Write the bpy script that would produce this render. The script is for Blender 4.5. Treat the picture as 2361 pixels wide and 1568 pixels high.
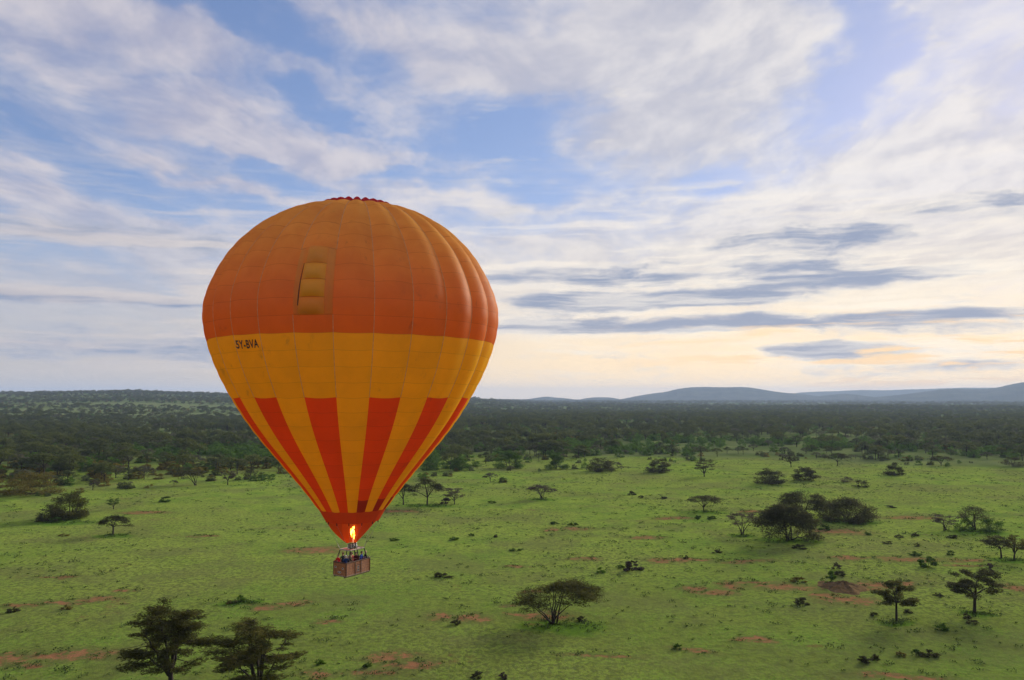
import bpy, bmesh, math, random
import numpy as np
from mathutils import Vector, Matrix

for o in list(bpy.data.objects):
    bpy.data.objects.remove(o)
scene = bpy.context.scene
COL = scene.collection
R = math.radians

# ---------------------------------------------------------------- camera
CAM_H = 32.0
PITCH = math.atan(58.0 / 768.0)
cam_d = bpy.data.cameras.new('camera')
cam_d.lens = 27.0
cam_d.sensor_width = 36.0
cam_d.clip_start = 0.5
cam_d.clip_end = 60000.0
cam = bpy.data.objects.new('camera', cam_d)
cam.location = (0, 0, CAM_H)
cam.rotation_euler = (R(90) + PITCH, 0, 0)
COL.objects.link(cam)
scene.camera = cam

FPX = 2361 * 27 / 36.0            # the survey below was measured on a 2361 x 1568 print of the photograph


def ray(x, y):
    a = (x - 1180.5) / FPX
    b = (784.0 - y) / FPX
    v = Vector((a, math.cos(PITCH) - b * math.sin(PITCH), math.sin(PITCH) + b * math.cos(PITCH)))
    return v.normalized()


def azel(x, y):
    v = ray(x, y)
    return math.atan2(v.x, v.y), math.asin(v.z)


# ---------------------------------------------------------------- light
SUN_AZ, SUN_EL = R(38), R(17)
sun_d = bpy.data.lights.new('sun', 'SUN')
sun_d.energy = 4.8
sun_d.angle = R(20)
sun_d.color = (1.0, 0.90, 0.76)
sun = bpy.data.objects.new('sun', sun_d)
sdir = Vector((math.sin(SUN_AZ) * math.cos(SUN_EL), math.cos(SUN_AZ) * math.cos(SUN_EL), math.sin(SUN_EL)))
sun.rotation_euler = sdir.to_track_quat('Z', 'Y').to_euler()
COL.objects.link(sun)

scene.render.engine = 'CYCLES'
scene.cycles.use_denoising = True
scene.cycles.max_bounces = 8
scene.cycles.diffuse_bounces = 3
scene.cycles.use_adaptive_sampling = True
scene.cycles.adaptive_threshold = 0.016
scene.cycles.adaptive_min_samples = 16
scene.cycles.transparent_max_bounces = 8
scene.cycles.volume_bounces = 0
scene.view_settings.view_transform = 'Standard'
scene.view_settings.look = 'None'
scene.view_settings.gamma = 1.0
scene.view_settings.exposure = 0.25
scene.view_settings.use_curve_mapping = False


# ---------------------------------------------------------------- node helpers
class NT:
    """small helper that adds nodes and links to a node tree"""

    def __init__(self, tree):
        self.t = tree
        tree.nodes.clear()

    def n(self, kind, **kw):
        nd = self.t.nodes.new(kind)
        for k, v in kw.items():
            setattr(nd, k, v)
        return nd

    def link(self, a, b):
        self.t.links.new(a, b)

    def put(self, sock, v):
        if isinstance(v, bpy.types.NodeSocket):
            self.link(v, sock)
        elif v is not None:
            if isinstance(v, (tuple, list)) and len(v) == 3 and sock.type == 'RGBA':
                v = (*v, 1.0)
            sock.default_value = v

    def math(self, op, a, b=None, c=None, clamp=False):
        nd = self.n('ShaderNodeMath', operation=op, use_clamp=clamp)
        self.put(nd.inputs[0], a)
        if b is not None:
            self.put(nd.inputs[1], b)
        if c is not None:
            self.put(nd.inputs[2], c)
        return nd.outputs[0]

    def vmath(self, op, a, b=None):
        nd = self.n('ShaderNodeVectorMath', operation=op)
        self.put(nd.inputs[0], a)
        if b is not None:
            if op == 'SCALE':
                self.put(nd.inputs[3], b)
            else:
                self.put(nd.inputs[1], b)
        return nd.outputs['Value'] if op in ('LENGTH', 'DOT_PRODUCT', 'DISTANCE') else nd.outputs[0]

    def ramp(self, v, a, b, lo=0.0, hi=1.0, smooth=True):
        nd = self.n('ShaderNodeMapRange')
        nd.interpolation_type = 'SMOOTHSTEP' if smooth else 'LINEAR'
        nd.clamp = True
        for s, x in zip(nd.inputs[:5], (v, a, b, lo, hi)):
            self.put(s, x)
        return nd.outputs[0]

    def mix(self, f, a, b):
        nd = self.n('ShaderNodeMix', data_type='RGBA')
        nd.clamp_factor = True
        self.put(nd.inputs[0], f)
        self.put(nd.inputs[6], a)
        self.put(nd.inputs[7], b)
        return nd.outputs[2]

    def noise(self, vec, scale, detail=4.0, rough=0.5, dist=0.0, dims='3D'):
        nd = self.n('ShaderNodeTexNoise', noise_dimensions=dims)
        self.put(nd.inputs['Vector'], vec)
        nd.inputs['Scale'].default_value = scale
        nd.inputs['Detail'].default_value = detail
        nd.inputs['Roughness'].default_value = rough
        nd.inputs['Distortion'].default_value = dist
        return nd.outputs[0]

    def mapping(self, vec, loc=(0, 0, 0), rot=(0, 0, 0), sc=(1, 1, 1), kind='POINT'):
        nd = self.n('ShaderNodeMapping', vector_type=kind)
        self.put(nd.inputs[0], vec)
        nd.inputs[1].default_value = loc
        nd.inputs[2].default_value = rot
        nd.inputs[3].default_value = sc
        return nd.outputs[0]

    def comb(self, x, y, z=0.0):
        nd = self.n('ShaderNodeCombineXYZ')
        for s, v in zip(nd.inputs, (x, y, z)):
            self.put(s, v)
        return nd.outputs[0]

    def sep(self, v):
        nd = self.n('ShaderNodeSeparateXYZ')
        self.put(nd.inputs[0], v)
        return nd.outputs


# ---------------------------------------------------------------- world: clear sky behind layered clouds
world = bpy.data.worlds.new('World')
scene.world = world
world.use_nodes = True
W = NT(world.node_tree)
wdir = W.n('ShaderNodeTexCoord').outputs['Generated']
sky = W.n('ShaderNodeTexSky', sky_type='NISHITA')
sky.sun_disc = False
sky.sun_elevation = SUN_EL
sky.sun_rotation = SUN_AZ
sky.altitude = 1600
sky.air_density = 1.0
sky.dust_density = 0.8
sky.ozone_density = 2.2
dx, dy, dz = W.sep(wdir)
el = W.math('MULTIPLY', W.math('ARCSINE', dz), 180 / math.pi)
az = W.math('MULTIPLY', W.math('ARCTAN2', dx, dy), 180 / math.pi)
ae = W.comb(az, el)


# curl the directions a little so that gaps and banks get ragged outlines
rag = W.n('ShaderNodeTexNoise', noise_dimensions='2D')
W.put(rag.inputs['Vector'], W.vmath('MULTIPLY', ae, (0.10, 0.22, 0.0)))
rag.inputs['Scale'].default_value = 1.0
rag.inputs['Detail'].default_value = 4.0
rag.inputs['Roughness'].default_value = 0.55
ragv = W.vmath('SUBTRACT', rag.outputs['Color'], (0.5, 0.5, 0.5))
ae_hi = W.vmath('ADD', ae, W.vmath('MULTIPLY', ragv, (11.0, 5.5, 0.0)))
ae_lo = W.vmath('ADD', ae, W.vmath('MULTIPLY', ragv, (5.0, 0.9, 0.0)))


def tilted(v, deg):
    c_, s_ = math.cos(R(deg)), math.sin(R(deg))
    return W.comb(W.vmath('DOT_PRODUCT', v, (c_, s_, 0)), W.vmath('DOT_PRODUCT', v, (-s_, c_, 0)))


def spots(vec, tilt, items):
    """sum of soft ellipses given as (x, y, rx, ry, weight) on the survey print, all with one tilt"""
    tot = None
    v = tilted(vec, tilt) if tilt else vec
    c_, s_ = math.cos(R(tilt)), math.sin(R(tilt))
    k = 180 / math.pi / FPX
    for (x, y, rx, ry, w) in items:
        a, e = azel(x, y)
        a, e = math.degrees(a), math.degrees(e)
        a, e = a * c_ + e * s_, -a * s_ + e * c_
        nd = W.n('ShaderNodeVectorMath', operation='MULTIPLY_ADD')
        W.put(nd.inputs[0], v)
        nd.inputs[1].default_value = (1 / (rx * k), 1 / (ry * k), 0)
        nd.inputs[2].default_value = (-a / (rx * k), -e / (ry * k), 0)
        q = W.vmath('DOT_PRODUCT', nd.outputs[0], nd.outputs[0])
        s = W.ramp(q, 2.4, 0.0, 0.0, w, smooth=False)
        tot = s if tot is None else W.math('ADD', tot, s)
    return tot


# direction seen on a flat cloud deck
inv = W.math('DIVIDE', 1.0, W.math('ADD', W.math('MAXIMUM', dz, 0.0), 0.075))
deck = W.comb(W.math('MULTIPLY', dx, inv), W.math('MULTIPLY', dy, inv))
glow = W.vmath('DOT_PRODUCT', wdir, tuple(sdir))                    # 1 towards the sun
g_wide = W.ramp(glow, 0.60, 0.985)
g_tight = W.ramp(glow, 0.86, 1.0)

# warp the deck so that the streaks curl
wn = W.n('ShaderNodeTexNoise', noise_dimensions='2D')
W.put(wn.inputs['Vector'], deck)
wn.inputs['Scale'].default_value = 0.9
wn.inputs['Detail'].default_value = 2.0
warp = W.vmath('SCALE', W.vmath('SUBTRACT', wn.outputs['Color'], (0.5, 0.5, 0.5)), 0.42)
deckw = W.vmath('ADD', deck, warp)

# high thin sheet: streaks that run away towards the sun
hi_v = W.mapping(deckw, (3.1, 7.7, 0), (0, 0, R(24)), (1.7, 0.55, 1))
hi_n = W.noise(hi_v, 1.0, 6.0, 0.56, 0.0, '2D')
hi_f = W.noise(W.mapping(deckw, (1.3, 0.4, 0), (0, 0, R(30)), (2.4, 1.5, 1)), 2.4, 6.0, 0.60, 0.0, '2D')
holes = W.math('ADD', spots(ae_hi, -13, [
    (610, 50, 250, 44, .40), (60, 225, 160, 60, .34), (300, 430, 300, 34, .40), (560, 410, 190, 24, .34),
    (705, 232, 46, 26, .30), (820, 325, 60, 22, .30), (110, 570, 190, 26, .28)]), spots(ae_hi, 4, [
    (1130, 310, 200, 60, .44), (1250, 400, 150, 36, .34), (1020, 420, 130, 22, .26), (1180, 500, 150, 20, .22),
    (2010, 110, 66, 90, .40), (1930, 260, 70, 60, .24), (1340, 40, 70, 34, .20), (1640, 420, 66, 28, .28)]))
fills = spots(ae_hi, -8, [
    (640, 320, 220, 50, .24), (880, 340, 90, 34, .24), (300, 75, 190, 45, .22), (1000, 120, 260, 60, .2),
    (1620, 130, 260, 110, .26), (1500, 310, 180, 60, .22), (1850, 560, 260, 90, .3), (2200, 420, 200, 90, .24)])
cov = W.math('ADD', W.math('MULTIPLY', hi_n, 0.66), W.math('MULTIPLY', hi_f, 0.41))
cov = W.math('ADD', W.math('SUBTRACT', cov, W.math('MULTIPLY', holes, 0.80)), fills)
cov = W.math('ADD', cov, W.ramp(el, 26.0, 5.0, 0.0, 0.14))
hi_d = W.ramp(cov, 0.24, 0.74)

# light in the high sheet: brighter where it faces the sun, greyer where it is thick
hi_shade = W.ramp(W.math('ADD', W.math('MULTIPLY', hi_f, 0.6), W.math('MULTIPLY', W.noise(W.mapping(deckw, (9, 2, 0), (0, 0, R(20)), (0.9, 0.5, 1)), 1.3, 4.0, 0.55, 0.0, '2D'), 0.5)), 0.36, 0.70)
hi_far = W.mix(hi_shade, (0.39, 0.385, 0.48), (0.61, 0.565, 0.58))
hi_near = W.mix(hi_shade, (0.50, 0.49, 0.53), (0.77, 0.725, 0.68))
hi_c = W.mix(g_wide, hi_far, hi_near)

# veil over the horizon, warm towards the sun and grey away from it
hor = W.ramp(el, 15.0, 0.5)
hor_c = W.mix(W.ramp(glow, 0.38, 0.92), (0.37, 0.41, 0.48), (0.98, 0.82, 0.57))
hor_c = W.mix(W.ramp(el, 9.0, 0.0), hor_c, W.mix(W.ramp(glow, 0.34, 0.92), (0.52, 0.47, 0.43), (1.14, 0.83, 0.44)))

# low grey-blue layer: flat lozenges in a band above the horizon
ae_w = ae_lo
lo_n = W.noise(W.mapping(ae_w, (4.0, 1.5, 0), (0, 0, R(1.5)), (0.105, 0.44, 1)), 1.5, 7.0, 0.66, 0.0, '2D')
lo_spots = spots(ae_lo, 0, [
    (1850, 552, 150, 24, .36), (1830, 612, 130, 20, .30), (1990, 645, 170, 18, .34), (1740, 655, 80, 16, .2),
    (2110, 610, 120, 12, .16), (1340, 640, 190, 24, .32), (1560, 642, 80, 14, .24), (1480, 692, 240, 20, .40), (1710, 690, 150, 12, .3),
    (1700, 745, 400, 16, .34), (1620, 605, 120, 10, .22), (1300, 690, 150, 14, .24), (1500, 760, 260, 10, .2), (2200, 745, 220, 20, .26), (1920, 810, 130, 14, .34), (2150, 850, 230, 14, .26),
    (2230, 480, 160, 22, .22), (1250, 740, 120, 30, .24),
    (280, 545, 260, 30, .26), (150, 685, 230, 12, .36), (200, 800, 330, 34, .26), (480, 700, 140, 14, .16)])
lo_band = W.math('MULTIPLY', W.ramp(el, 1.0, 3.5), W.ramp(el, 22.0, 11.0))
lo_cov = W.math('ADD', W.math('MULTIPLY', lo_n, 0.95), W.math('ADD', W.math('MULTIPLY', lo_spots, 1.3), W.math('MULTIPLY', lo_band, 0.05)))
lo_d = W.math('MULTIPLY', W.ramp(lo_cov, 0.56, 0.96), W.ramp(el, 30.0, 18.0))
lo_c = W.mix(W.ramp(lo_cov, 0.66, 1.05), (0.40, 0.42, 0.50), (0.20, 0.26, 0.40))
lo_edge = W.math('MULTIPLY', W.math('MULTIPLY', lo_d, W.math('SUBTRACT', 1.0, lo_d)), 4.0)

# thin rims lit from below close to the horizon under the sun
rim_n = W.noise(W.mapping(ae_w, (1.0, 6.0, 0), (0, 0, R(2)), (0.075, 0.85, 1)), 1.5, 5.0, 0.6, 0.0, '2D')
rim_d = W.math('MULTIPLY', W.ramp(rim_n, 0.52, 0.66), W.math('MULTIPLY', W.ramp(el, 7.0, 3.0), W.ramp(glow, 0.80, 0.95)))

sky_s = W.vmath('SCALE', sky.outputs[0], 0.15)
sky_c = W.vmath('DIVIDE', W.vmath('MULTIPLY', sky_s, (1.10, 1.06, 1.28)), W.vmath('ADD', W.vmath('SCALE', sky_s, 0.85), (1.0, 1.0, 1.0)))
c = W.mix(W.math('MULTIPLY', hi_d, 0.84), sky_c, hi_c)
c = W.mix(W.math('MULTIPLY', hor, 0.92), c, hor_c)
c = W.mix(W.math('MULTIPLY', lo_edge, W.math('MULTIPLY', g_wide, 0.40)), c, (0.95, 0.86, 0.72))
c = W.mix(W.math('MULTIPLY', lo_d, 0.85), c, lo_c)
band_n = W.noise(W.mapping(ae_w, (7.0, 3.0, 0), (0, 0, R(-2)), (0.040, 0.62, 1)), 1.3, 6.0, 0.62, 0.0, '2D')
band_d = W.math('MULTIPLY', W.ramp(band_n, 0.46, 0.66), W.math('MULTIPLY', W.ramp(el, 19.0, 9.0), W.ramp(el, 0.5, 3.0)))
c = W.mix(W.math('MULTIPLY', band_d, 0.55), c, W.mix(W.ramp(glow, 0.34, 0.92), (0.62, 0.54, 0.50), (0.94, 0.85, 0.72)))
c = W.mix(W.math('MULTIPLY', rim_d, 0.95), c, (1.0, 0.68, 0.34))
c = W.mix(W.ramp(el, 0.0, -6.0), c, (0.10, 0.12, 0.08))
bg = W.n('ShaderNodeBackground')
W.put(bg.inputs[0], c)
bg.inputs[1].default_value = 1.0
W.link(bg.outputs[0], W.n('ShaderNodeOutputWorld').inputs[0])
world.cycles.sampling_method = 'MANUAL'
world.cycles.sample_map_resolution = 512

# ---------------------------------------------------------------- object helpers
def link(o, parent=None):
    COL.objects.link(o)
    if parent is not None:
        o.parent = parent
    return o


def tag(o, label=None, cat=None, group=None, kind=None):
    if label:
        o['label'] = label
    if cat:
        o['category'] = cat
    if group:
        o['group'] = group
    if kind:
        o['kind'] = kind
    return o


def empty(name, loc=(0, 0, 0), rz=0.0, parent=None):
    o = bpy.data.objects.new(name, None)
    o.empty_display_size = 0.5
    o.location = loc
    o.rotation_euler = (0, 0, rz)
    return link(o, parent)


def mesh_np(name, verts, quads=None, tris=None, mats=(), smooth=False, mat_idx=None):
    """mesh from numpy arrays of corners and faces"""
    me = bpy.data.meshes.new(name)
    verts = np.asarray(verts, dtype=np.float32)
    q = np.asarray(quads, dtype=np.int32).reshape(-1, 4) if quads is not None and len(quads) else np.zeros((0, 4), np.int32)
    t = np.asarray(tris, dtype=np.int32).reshape(-1, 3) if tris is not None and len(tris) else np.zeros((0, 3), np.int32)
    me.vertices.add(len(verts))
    me.vertices.foreach_set('co', verts.ravel())
    loops = np.concatenate([q.ravel(), t.ravel()])
    me.loops.add(len(loops))
    me.loops.foreach_set('vertex_index', loops)
    starts = np.concatenate([np.arange(len(q)) * 4, len(q) * 4 + np.arange(len(t)) * 3]).astype(np.int32)
    me.polygons.add(len(starts))
    me.polygons.foreach_set('loop_start', starts)
    if mat_idx is not None:
        me.polygons.foreach_set('material_index', np.asarray(mat_idx, dtype=np.int32))
    me.update(calc_edges=True)
    me.polygons.foreach_set('use_smooth', np.full(len(starts), smooth))
    for m in mats:
        me.materials.append(m)
    me.validate()
    return me


def obj(name, me, parent=None, loc=None):
    o = bpy.data.objects.new(name, me)
    if loc is not None:
        o.location = loc
    return link(o, parent)


def bm_obj(name, bm, mat=None, parent=None, smooth=False, loc=None):
    me = bpy.data.meshes.new(name)
    bm.to_mesh(me)
    bm.free()
    if mat:
        me.materials.append(mat)
    if smooth:
        for p in me.polygons:
            p.use_smooth = True
    return obj(name, me, parent, loc)


def add_box(bm, c, s, rot=None, bevel=0.0):
    r = bmesh.ops.create_cube(bm, size=1.0)
    M = Matrix.Translation(c) @ (rot.to_4x4() if rot is not None else Matrix.Identity(4)) @ Matrix.Diagonal((*s, 1))
    bmesh.ops.transform(bm, matrix=M, verts=r['verts'])
    if bevel:
        ed = list({e for v in r['verts'] for e in v.link_edges})
        bmesh.ops.bevel(bm, geom=ed, offset=bevel, segments=2, affect='EDGES', profile=0.5)


def tube_np(pts, rad, sides=6, base=0):
    """corners and quads of a tapered tube through pts"""
    pts = np.asarray(pts, float)
    rad = np.broadcast_to(np.asarray(rad, float), (len(pts),))
    d = np.gradient(pts, axis=0)
    d /= np.linalg.norm(d, axis=1)[:, None] + 1e-9
    ref = np.where(np.abs(d[:, 2:3]) > 0.9, np.array([[1.0, 0, 0]]), np.array([[0, 0, 1.0]]))
    u = np.cross(d, ref)
    u /= np.linalg.norm(u, axis=1)[:, None] + 1e-9
    w = np.cross(d, u)
    a = np.arange(sides) * 2 * math.pi / sides
    ring = pts[:, None, :] + rad[:, None, None] * (u[:, None, :] * np.cos(a)[None, :, None] + w[:, None, :] * np.sin(a)[None, :, None])
    V = ring.reshape(-1, 3)
    n = len(pts)
    i = np.arange(n - 1)[:, None] * sides
    j = np.arange(sides)[None, :]
    k = (j + 1) % sides
    Q = np.stack([i + j, i + k, i + sides + k, i + sides + j], axis=-1).reshape(-1, 4) + base
    return V, Q


class Tubes:
    def __init__(self):
        self.V, self.Q, self.n = [], [], 0

    def add(self, pts, rad, sides=6):
        v, q = tube_np(pts, rad, sides, self.n)
        self.V.append(v)
        self.Q.append(q)
        self.n += len(v)

    def arrays(self):
        return np.concatenate(self.V), np.concatenate(self.Q)

    def obj(self, name, mat, parent=None):
        v, q = self.arrays()
        return obj(name, mesh_np(name, v, q, mats=[mat], smooth=True), parent)


def material(name):
    m = bpy.data.materials.new(name)
    m.use_nodes = True
    return m, NT(m.node_tree)


def plain(name, col, rough=0.7, vary=0.25, scale=6.0, metallic=0.0, spec=0.3):
    """a surface of one colour with slight mottling"""
    m, T = material(name)
    p = T.n('ShaderNodeNewGeometry').outputs['Position']
    n = T.noise(p, scale, 4.0, 0.6)
    c0 = tuple(x * (1 - vary) for x in col)
    c1 = tuple(min(1.0, x * (1 + vary)) for x in col)
    b = T.n('ShaderNodeBsdfPrincipled')
    T.put(b.inputs['Base Color'], T.mix(T.ramp(n, 0.3, 0.7), c0, c1))
    b.inputs['Roughness'].default_value = rough
    b.inputs['Metallic'].default_value = metallic
    b.inputs['Specular IOR Level'].default_value = spec
    T.link(b.outputs[0], T.n('ShaderNodeOutputMaterial').inputs[0])
    return m


# ---------------------------------------------------------------- the lie of the land
RIDGE_AZ = np.radians([-60, -40, -33, -26, -20, -14, -10, -6, -3, 0, 2.5, 60])
RIDGE_H = np.array([34, 40, 47, 55, 45, 40, 36, 31, 24, 9, 0, 0], float)


def sstep(x, a, b):
    t = np.clip((np.asarray(x, float) - a) / (b - a), 0, 1)
    return t * t * (3 - 2 * t)


def land(x, y):
    """height of the ground in metres"""
    x = np.asarray(x, float)
    y = np.asarray(y, float)
    r = np.hypot(x, y)
    a = np.arctan2(x, y)
    ridge = np.interp(a, RIDGE_AZ, RIDGE_H) * (0.75 * sstep(r, 800, 3700) + 0.25 * sstep(r, 2200, 3600)) * (1 - 0.5 * sstep(r, 3700, 6000))
    roll = (np.sin(x / 310.0 + 0.7) * np.sin(y / 420.0) * 2.6 + np.sin(x / 140.0 - y / 190.0) * 1.1) * sstep(r, 500, 1500)
    near = 0.10 * np.sin(x / 7.3 + np.sin(y / 9.1)) * np.sin(y / 6.1 + 0.5) + 0.22 * np.sin(x / 23.0 + y / 37.0)
    return ridge + roll + near * (1 - sstep(r, 400, 700))


def ground_at(x, y):
    """point on the near plain seen at survey print position x, y"""
    v = ray(x, y)
    t = CAM_H / -v.z
    for _ in range(4):
        p = Vector((v.x * t, v.y * t))
        t = (CAM_H - float(land(p.x, p.y))) / -v.z
    return Vector((v.x * t, v.y * t, float(land(v.x * t, v.y * t))))


def px_m(p):
    """metres per survey print unit at a ground point"""
    return p.y / FPX


az_l = np.radians(np.concatenate([np.arange(-180, -50, 6), np.arange(-50, 50, 0.4), np.arange(50, 180.1, 6)]))
r_l = np.concatenate([[0.0, 10, 20, 30, 40, 50], 60 * 1.0145 ** np.arange(0, 388), [17000.0]])
AA, RR = np.meshgrid(az_l, r_l)
gx, gy = np.sin(AA) * RR, np.cos(AA) * RR
gv = np.stack([gx, gy, land(gx, gy)], -1).reshape(-1, 3)
na = len(az_l)
ii = np.arange(len(r_l) - 1)[:, None] * na + np.arange(na - 1)[None, :]
gq = np.stack([ii, ii + 1, ii + na + 1, ii + na], -1).reshape(-1, 4)[:, ::-1]

# ---- ground material: grass, lusher grass under trees, bare red soil, scrub floor, far pastures
SOIL = [  # bare patches: x, y, half width, half height on the survey print
    (333, 1182, 50, 3), (133, 1331, 40, 3), (51, 1396, 30, 4), (146, 1389, 46, 4), (228, 1382, 46, 4), (292, 1361, 22, 4),
    (168, 1508, 100, 11), (19, 1520, 46, 13), (63, 1536, 40, 7), (612, 1401, 36, 6), (684, 1391, 28, 6), (850, 1549, 52, 8), (730, 1556, 30, 9),
    (1024, 1420, 40, 9), (1094, 1424, 28, 9), (1245, 1418, 60, 8), (1226, 1363, 24, 4), (1347, 1288, 34, 4), (1332, 1219, 30, 4), (1270, 1221, 18, 3),
    (1166, 1393, 22, 4), (905, 1514, 58, 9), (950, 1533, 50, 8), (919, 1179, 44, 3), (1390, 1511, 70, 5), (1196, 1307, 24, 3), (730, 1268, 56, 7),
    (1595, 1359, 26, 8), (1653, 1367, 36, 6), (1693, 1351, 26, 8), (1740, 1344, 42, 4), (1818, 1355, 60, 8), (1906, 1375, 26, 6),
    (1516, 1292, 26, 4), (1582, 1291, 42, 4), (1715, 1295, 64, 3), (1547, 1194, 40, 3), (1930, 1226, 66, 6), (1732, 1179, 30, 3),
    (2022, 1354, 46, 9), (2095, 1348, 26, 6), (1962, 1286, 40, 4), (2089, 1289, 62, 6), (2228, 1291, 40, 4), (2228, 1305, 42, 2), (2083, 1559, 80, 8),
    (2098, 1194, 60, 3), (1960, 1385, 60, 10), (1610, 1500, 40, 7), (1735, 1472, 40, 5), (2350, 1358, 24, 10), (770, 1430, 24, 4), (1490, 1240, 40, 3), (470, 1236, 30, 2)]
LUSH = [(1290, 1445, 110, 20), (1820, 1247, 80, 9), (1955, 1203, 80, 9), (1712, 1236, 30, 5), (2067, 1436, 46, 9), (2260, 1418, 52, 9),
        (2330, 1292, 44, 7), (985, 1166, 80, 4), (400, 1590, 110, 16), (600, 1590, 120, 16), (260, 1236, 50, 6), (145, 1206, 80, 8), (1250, 1152, 34, 4),
        (1625, 1181, 46, 5), (560, 1392, 60, 10), (2255, 1227, 70, 8)]
g_mat, T = material('savanna_ground')
pos = T.n('ShaderNodeNewGeometry').outputs['Position']
p2 = T.vmath('MULTIPLY', pos, (1, 1, 0))
n_big = T.noise(p2, 0.018, 3.0, 0.55)
n_mid = T.noise(p2, 0.11, 4.0, 0.6)
n_small = T.noise(p2, 0.62, 5.0, 0.72)
n_fine = T.noise(p2, 2.6, 3.0, 0.75)
wob = T.n('ShaderNodeTexNoise')
T.put(wob.inputs['Vector'], p2)
wob.inputs['Scale'].default_value = 0.16
wob.inputs['Detail'].default_value = 5.0
wob.inputs['Roughness'].default_value = 0.65
wobv = T.vmath('SUBTRACT', wob.outputs['Color'], (0.5, 0.5, 0.5))
p_w = T.vmath('ADD', p2, T.vmath('SCALE', wobv, 9.0))


def patches(items, fn):
    """smallest normalised distance to any of the ellipses"""
    best = None
    for it in items:
        cx, cy, hx, hy = fn(*it)
        nd = T.n('ShaderNodeVectorMath', operation='MULTIPLY_ADD')
        T.put(nd.inputs[0], p_w)
        nd.inputs[1].default_value = (1 / hx, 1 / hy, 0)
        nd.inputs[2].default_value = (-cx / hx, -cy / hy, 0)
        q = T.vmath('DOT_PRODUCT', nd.outputs[0], nd.outputs[0])
        best = q if best is None else T.math('MINIMUM', best, q)
    return best


def near_patch(x, y, hw, hh):
    c = ground_at(x, y)
    a, b = ground_at(x, y - hh), ground_at(x, y + hh)
    return c.x, (a.y + b.y) / 2, hw * px_m(c), max(0.8, (a.y - b.y) / 2)


soil_q = patches(SOIL, near_patch)
lush_q = patches(LUSH, near_patch)
grass = T.mix(T.ramp(n_mid, 0.32, 0.68), (0.122, 0.242, 0.026), (0.248, 0.365, 0.045))
grass = T.mix(T.ramp(n_big, 0.35, 0.66), grass, T.mix(0.5, grass, (0.275, 0.330, 0.062)))
grass = T.mix(T.ramp(n_small, 0.46, 0.60, 0.0, 0.50), grass, (0.062, 0.100, 0.022))
grass = T.mix(T.ramp(n_fine, 0.45, 0.60, 0.0, 0.50), grass, (0.25, 0.27, 0.075))
n_clod = T.noise(T.vmath('MULTIPLY', p2, (1.0, 0.75, 1.0)), 1.5, 3.0, 0.62)
grass = T.mix(T.math('MULTIPLY', T.ramp(n_clod, 0.47, 0.57, 0.0, 0.62), T.ramp(n_big, 0.36, 0.60, 0.35, 1.0)), grass, T.mix(n_fine, (0.060, 0.088, 0.030), (0.095, 0.085, 0.036)))
dry = T.math('MULTIPLY', T.ramp(T.noise(p2, 0.045, 5.0, 0.62), 0.48, 0.62), 0.50)
grass = T.mix(dry, grass, T.mix(n_small, (0.17, 0.165, 0.06), (0.11, 0.125, 0.045)))
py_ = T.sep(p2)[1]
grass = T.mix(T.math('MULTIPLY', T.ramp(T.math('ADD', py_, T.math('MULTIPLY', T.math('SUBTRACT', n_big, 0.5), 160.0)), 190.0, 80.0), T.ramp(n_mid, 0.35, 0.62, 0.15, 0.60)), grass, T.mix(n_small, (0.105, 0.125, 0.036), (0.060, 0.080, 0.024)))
grass = T.mix(T.ramp(lush_q, 1.4, 0.1, 0.0, 0.75), grass, T.mix(n_small, (0.095, 0.210, 0.018), (0.050, 0.120, 0.014)))
soil_c = T.mix(T.ramp(n_small, 0.35, 0.7), (0.30, 0.135, 0.068), (0.17, 0.090, 0.050))
soil_c = T.mix(T.ramp(n_fine, 0.5, 0.75, 0.0, 0.6), soil_c, (0.13, 0.12, 0.045))
edge = T.math('ADD', soil_q, T.math('MULTIPLY', T.math('SUBTRACT', n_small, 0.5), 5.5))
edge = T.math('ADD', edge, T.math('MULTIPLY', T.math('SUBTRACT', n_fine, 0.5), 4.0))
fringe = T.ramp(edge, 3.6, 1.0, 0.0, 0.55)
grass = T.mix(fringe, grass, T.mix(n_fine, (0.11, 0.085, 0.040), (0.12, 0.14, 0.04)))
soil_m = T.math('MULTIPLY', T.ramp(edge, 1.2, 0.0, 0.0, 0.90), T.ramp(n_small, 0.66, 0.46, 0.25, 1.0))
speck = T.math('MULTIPLY', T.ramp(T.noise(p2, 0.07, 6.0, 0.68), 0.60, 0.70), T.ramp(n_small, 0.44, 0.62, 0.0, 0.6))
near_c = T.mix(soil_m, T.mix(speck, grass, soil_c), soil_c)
# scrub floor past the edge of the plain, with paler pastures further out
dist = T.vmath('LENGTH', p2)
edge_r = T.math('ADD', dist, T.math('MULTIPLY', T.math('SUBTRACT', T.noise(p2, 0.012, 3.0, 0.6), 0.5), 160.0))
scrub = T.mix(T.ramp(T.noise(p2, 0.02, 5.0, 0.65), 0.35, 0.68), (0.085, 0.125, 0.036), (0.150, 0.180, 0.066))
FIELDS = [(-560, 1290, 330, 70), (-800, 1500, 260, 90), (-230, 1330, 240, 45), (-980, 1800, 420, 110), (-420, 1700, 420, 70),
          (-620, 760, 60, 26), (-330, 700, 46, 20), (-180, 1950, 320, 60), (90, 2500, 320, 90), (150, 1350, 130, 25),
          (1400, 3000, 420, 300), (900, 3300, 460, 260), (1900, 4300, 900, 330), (350, 1650, 90, 30), (700, 1150, 40, 14), (420, 930, 60, 15), (250, 860, 40, 12), (-60, 3300, 500, 160)]
pw_far = T.vmath('ADD', p2, T.vmath('SCALE', wobv, 60.0))
p_w = pw_far
field_q = patches(FIELDS, lambda cx, cy, hx, hy: (cx, cy, hx, hy))
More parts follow.
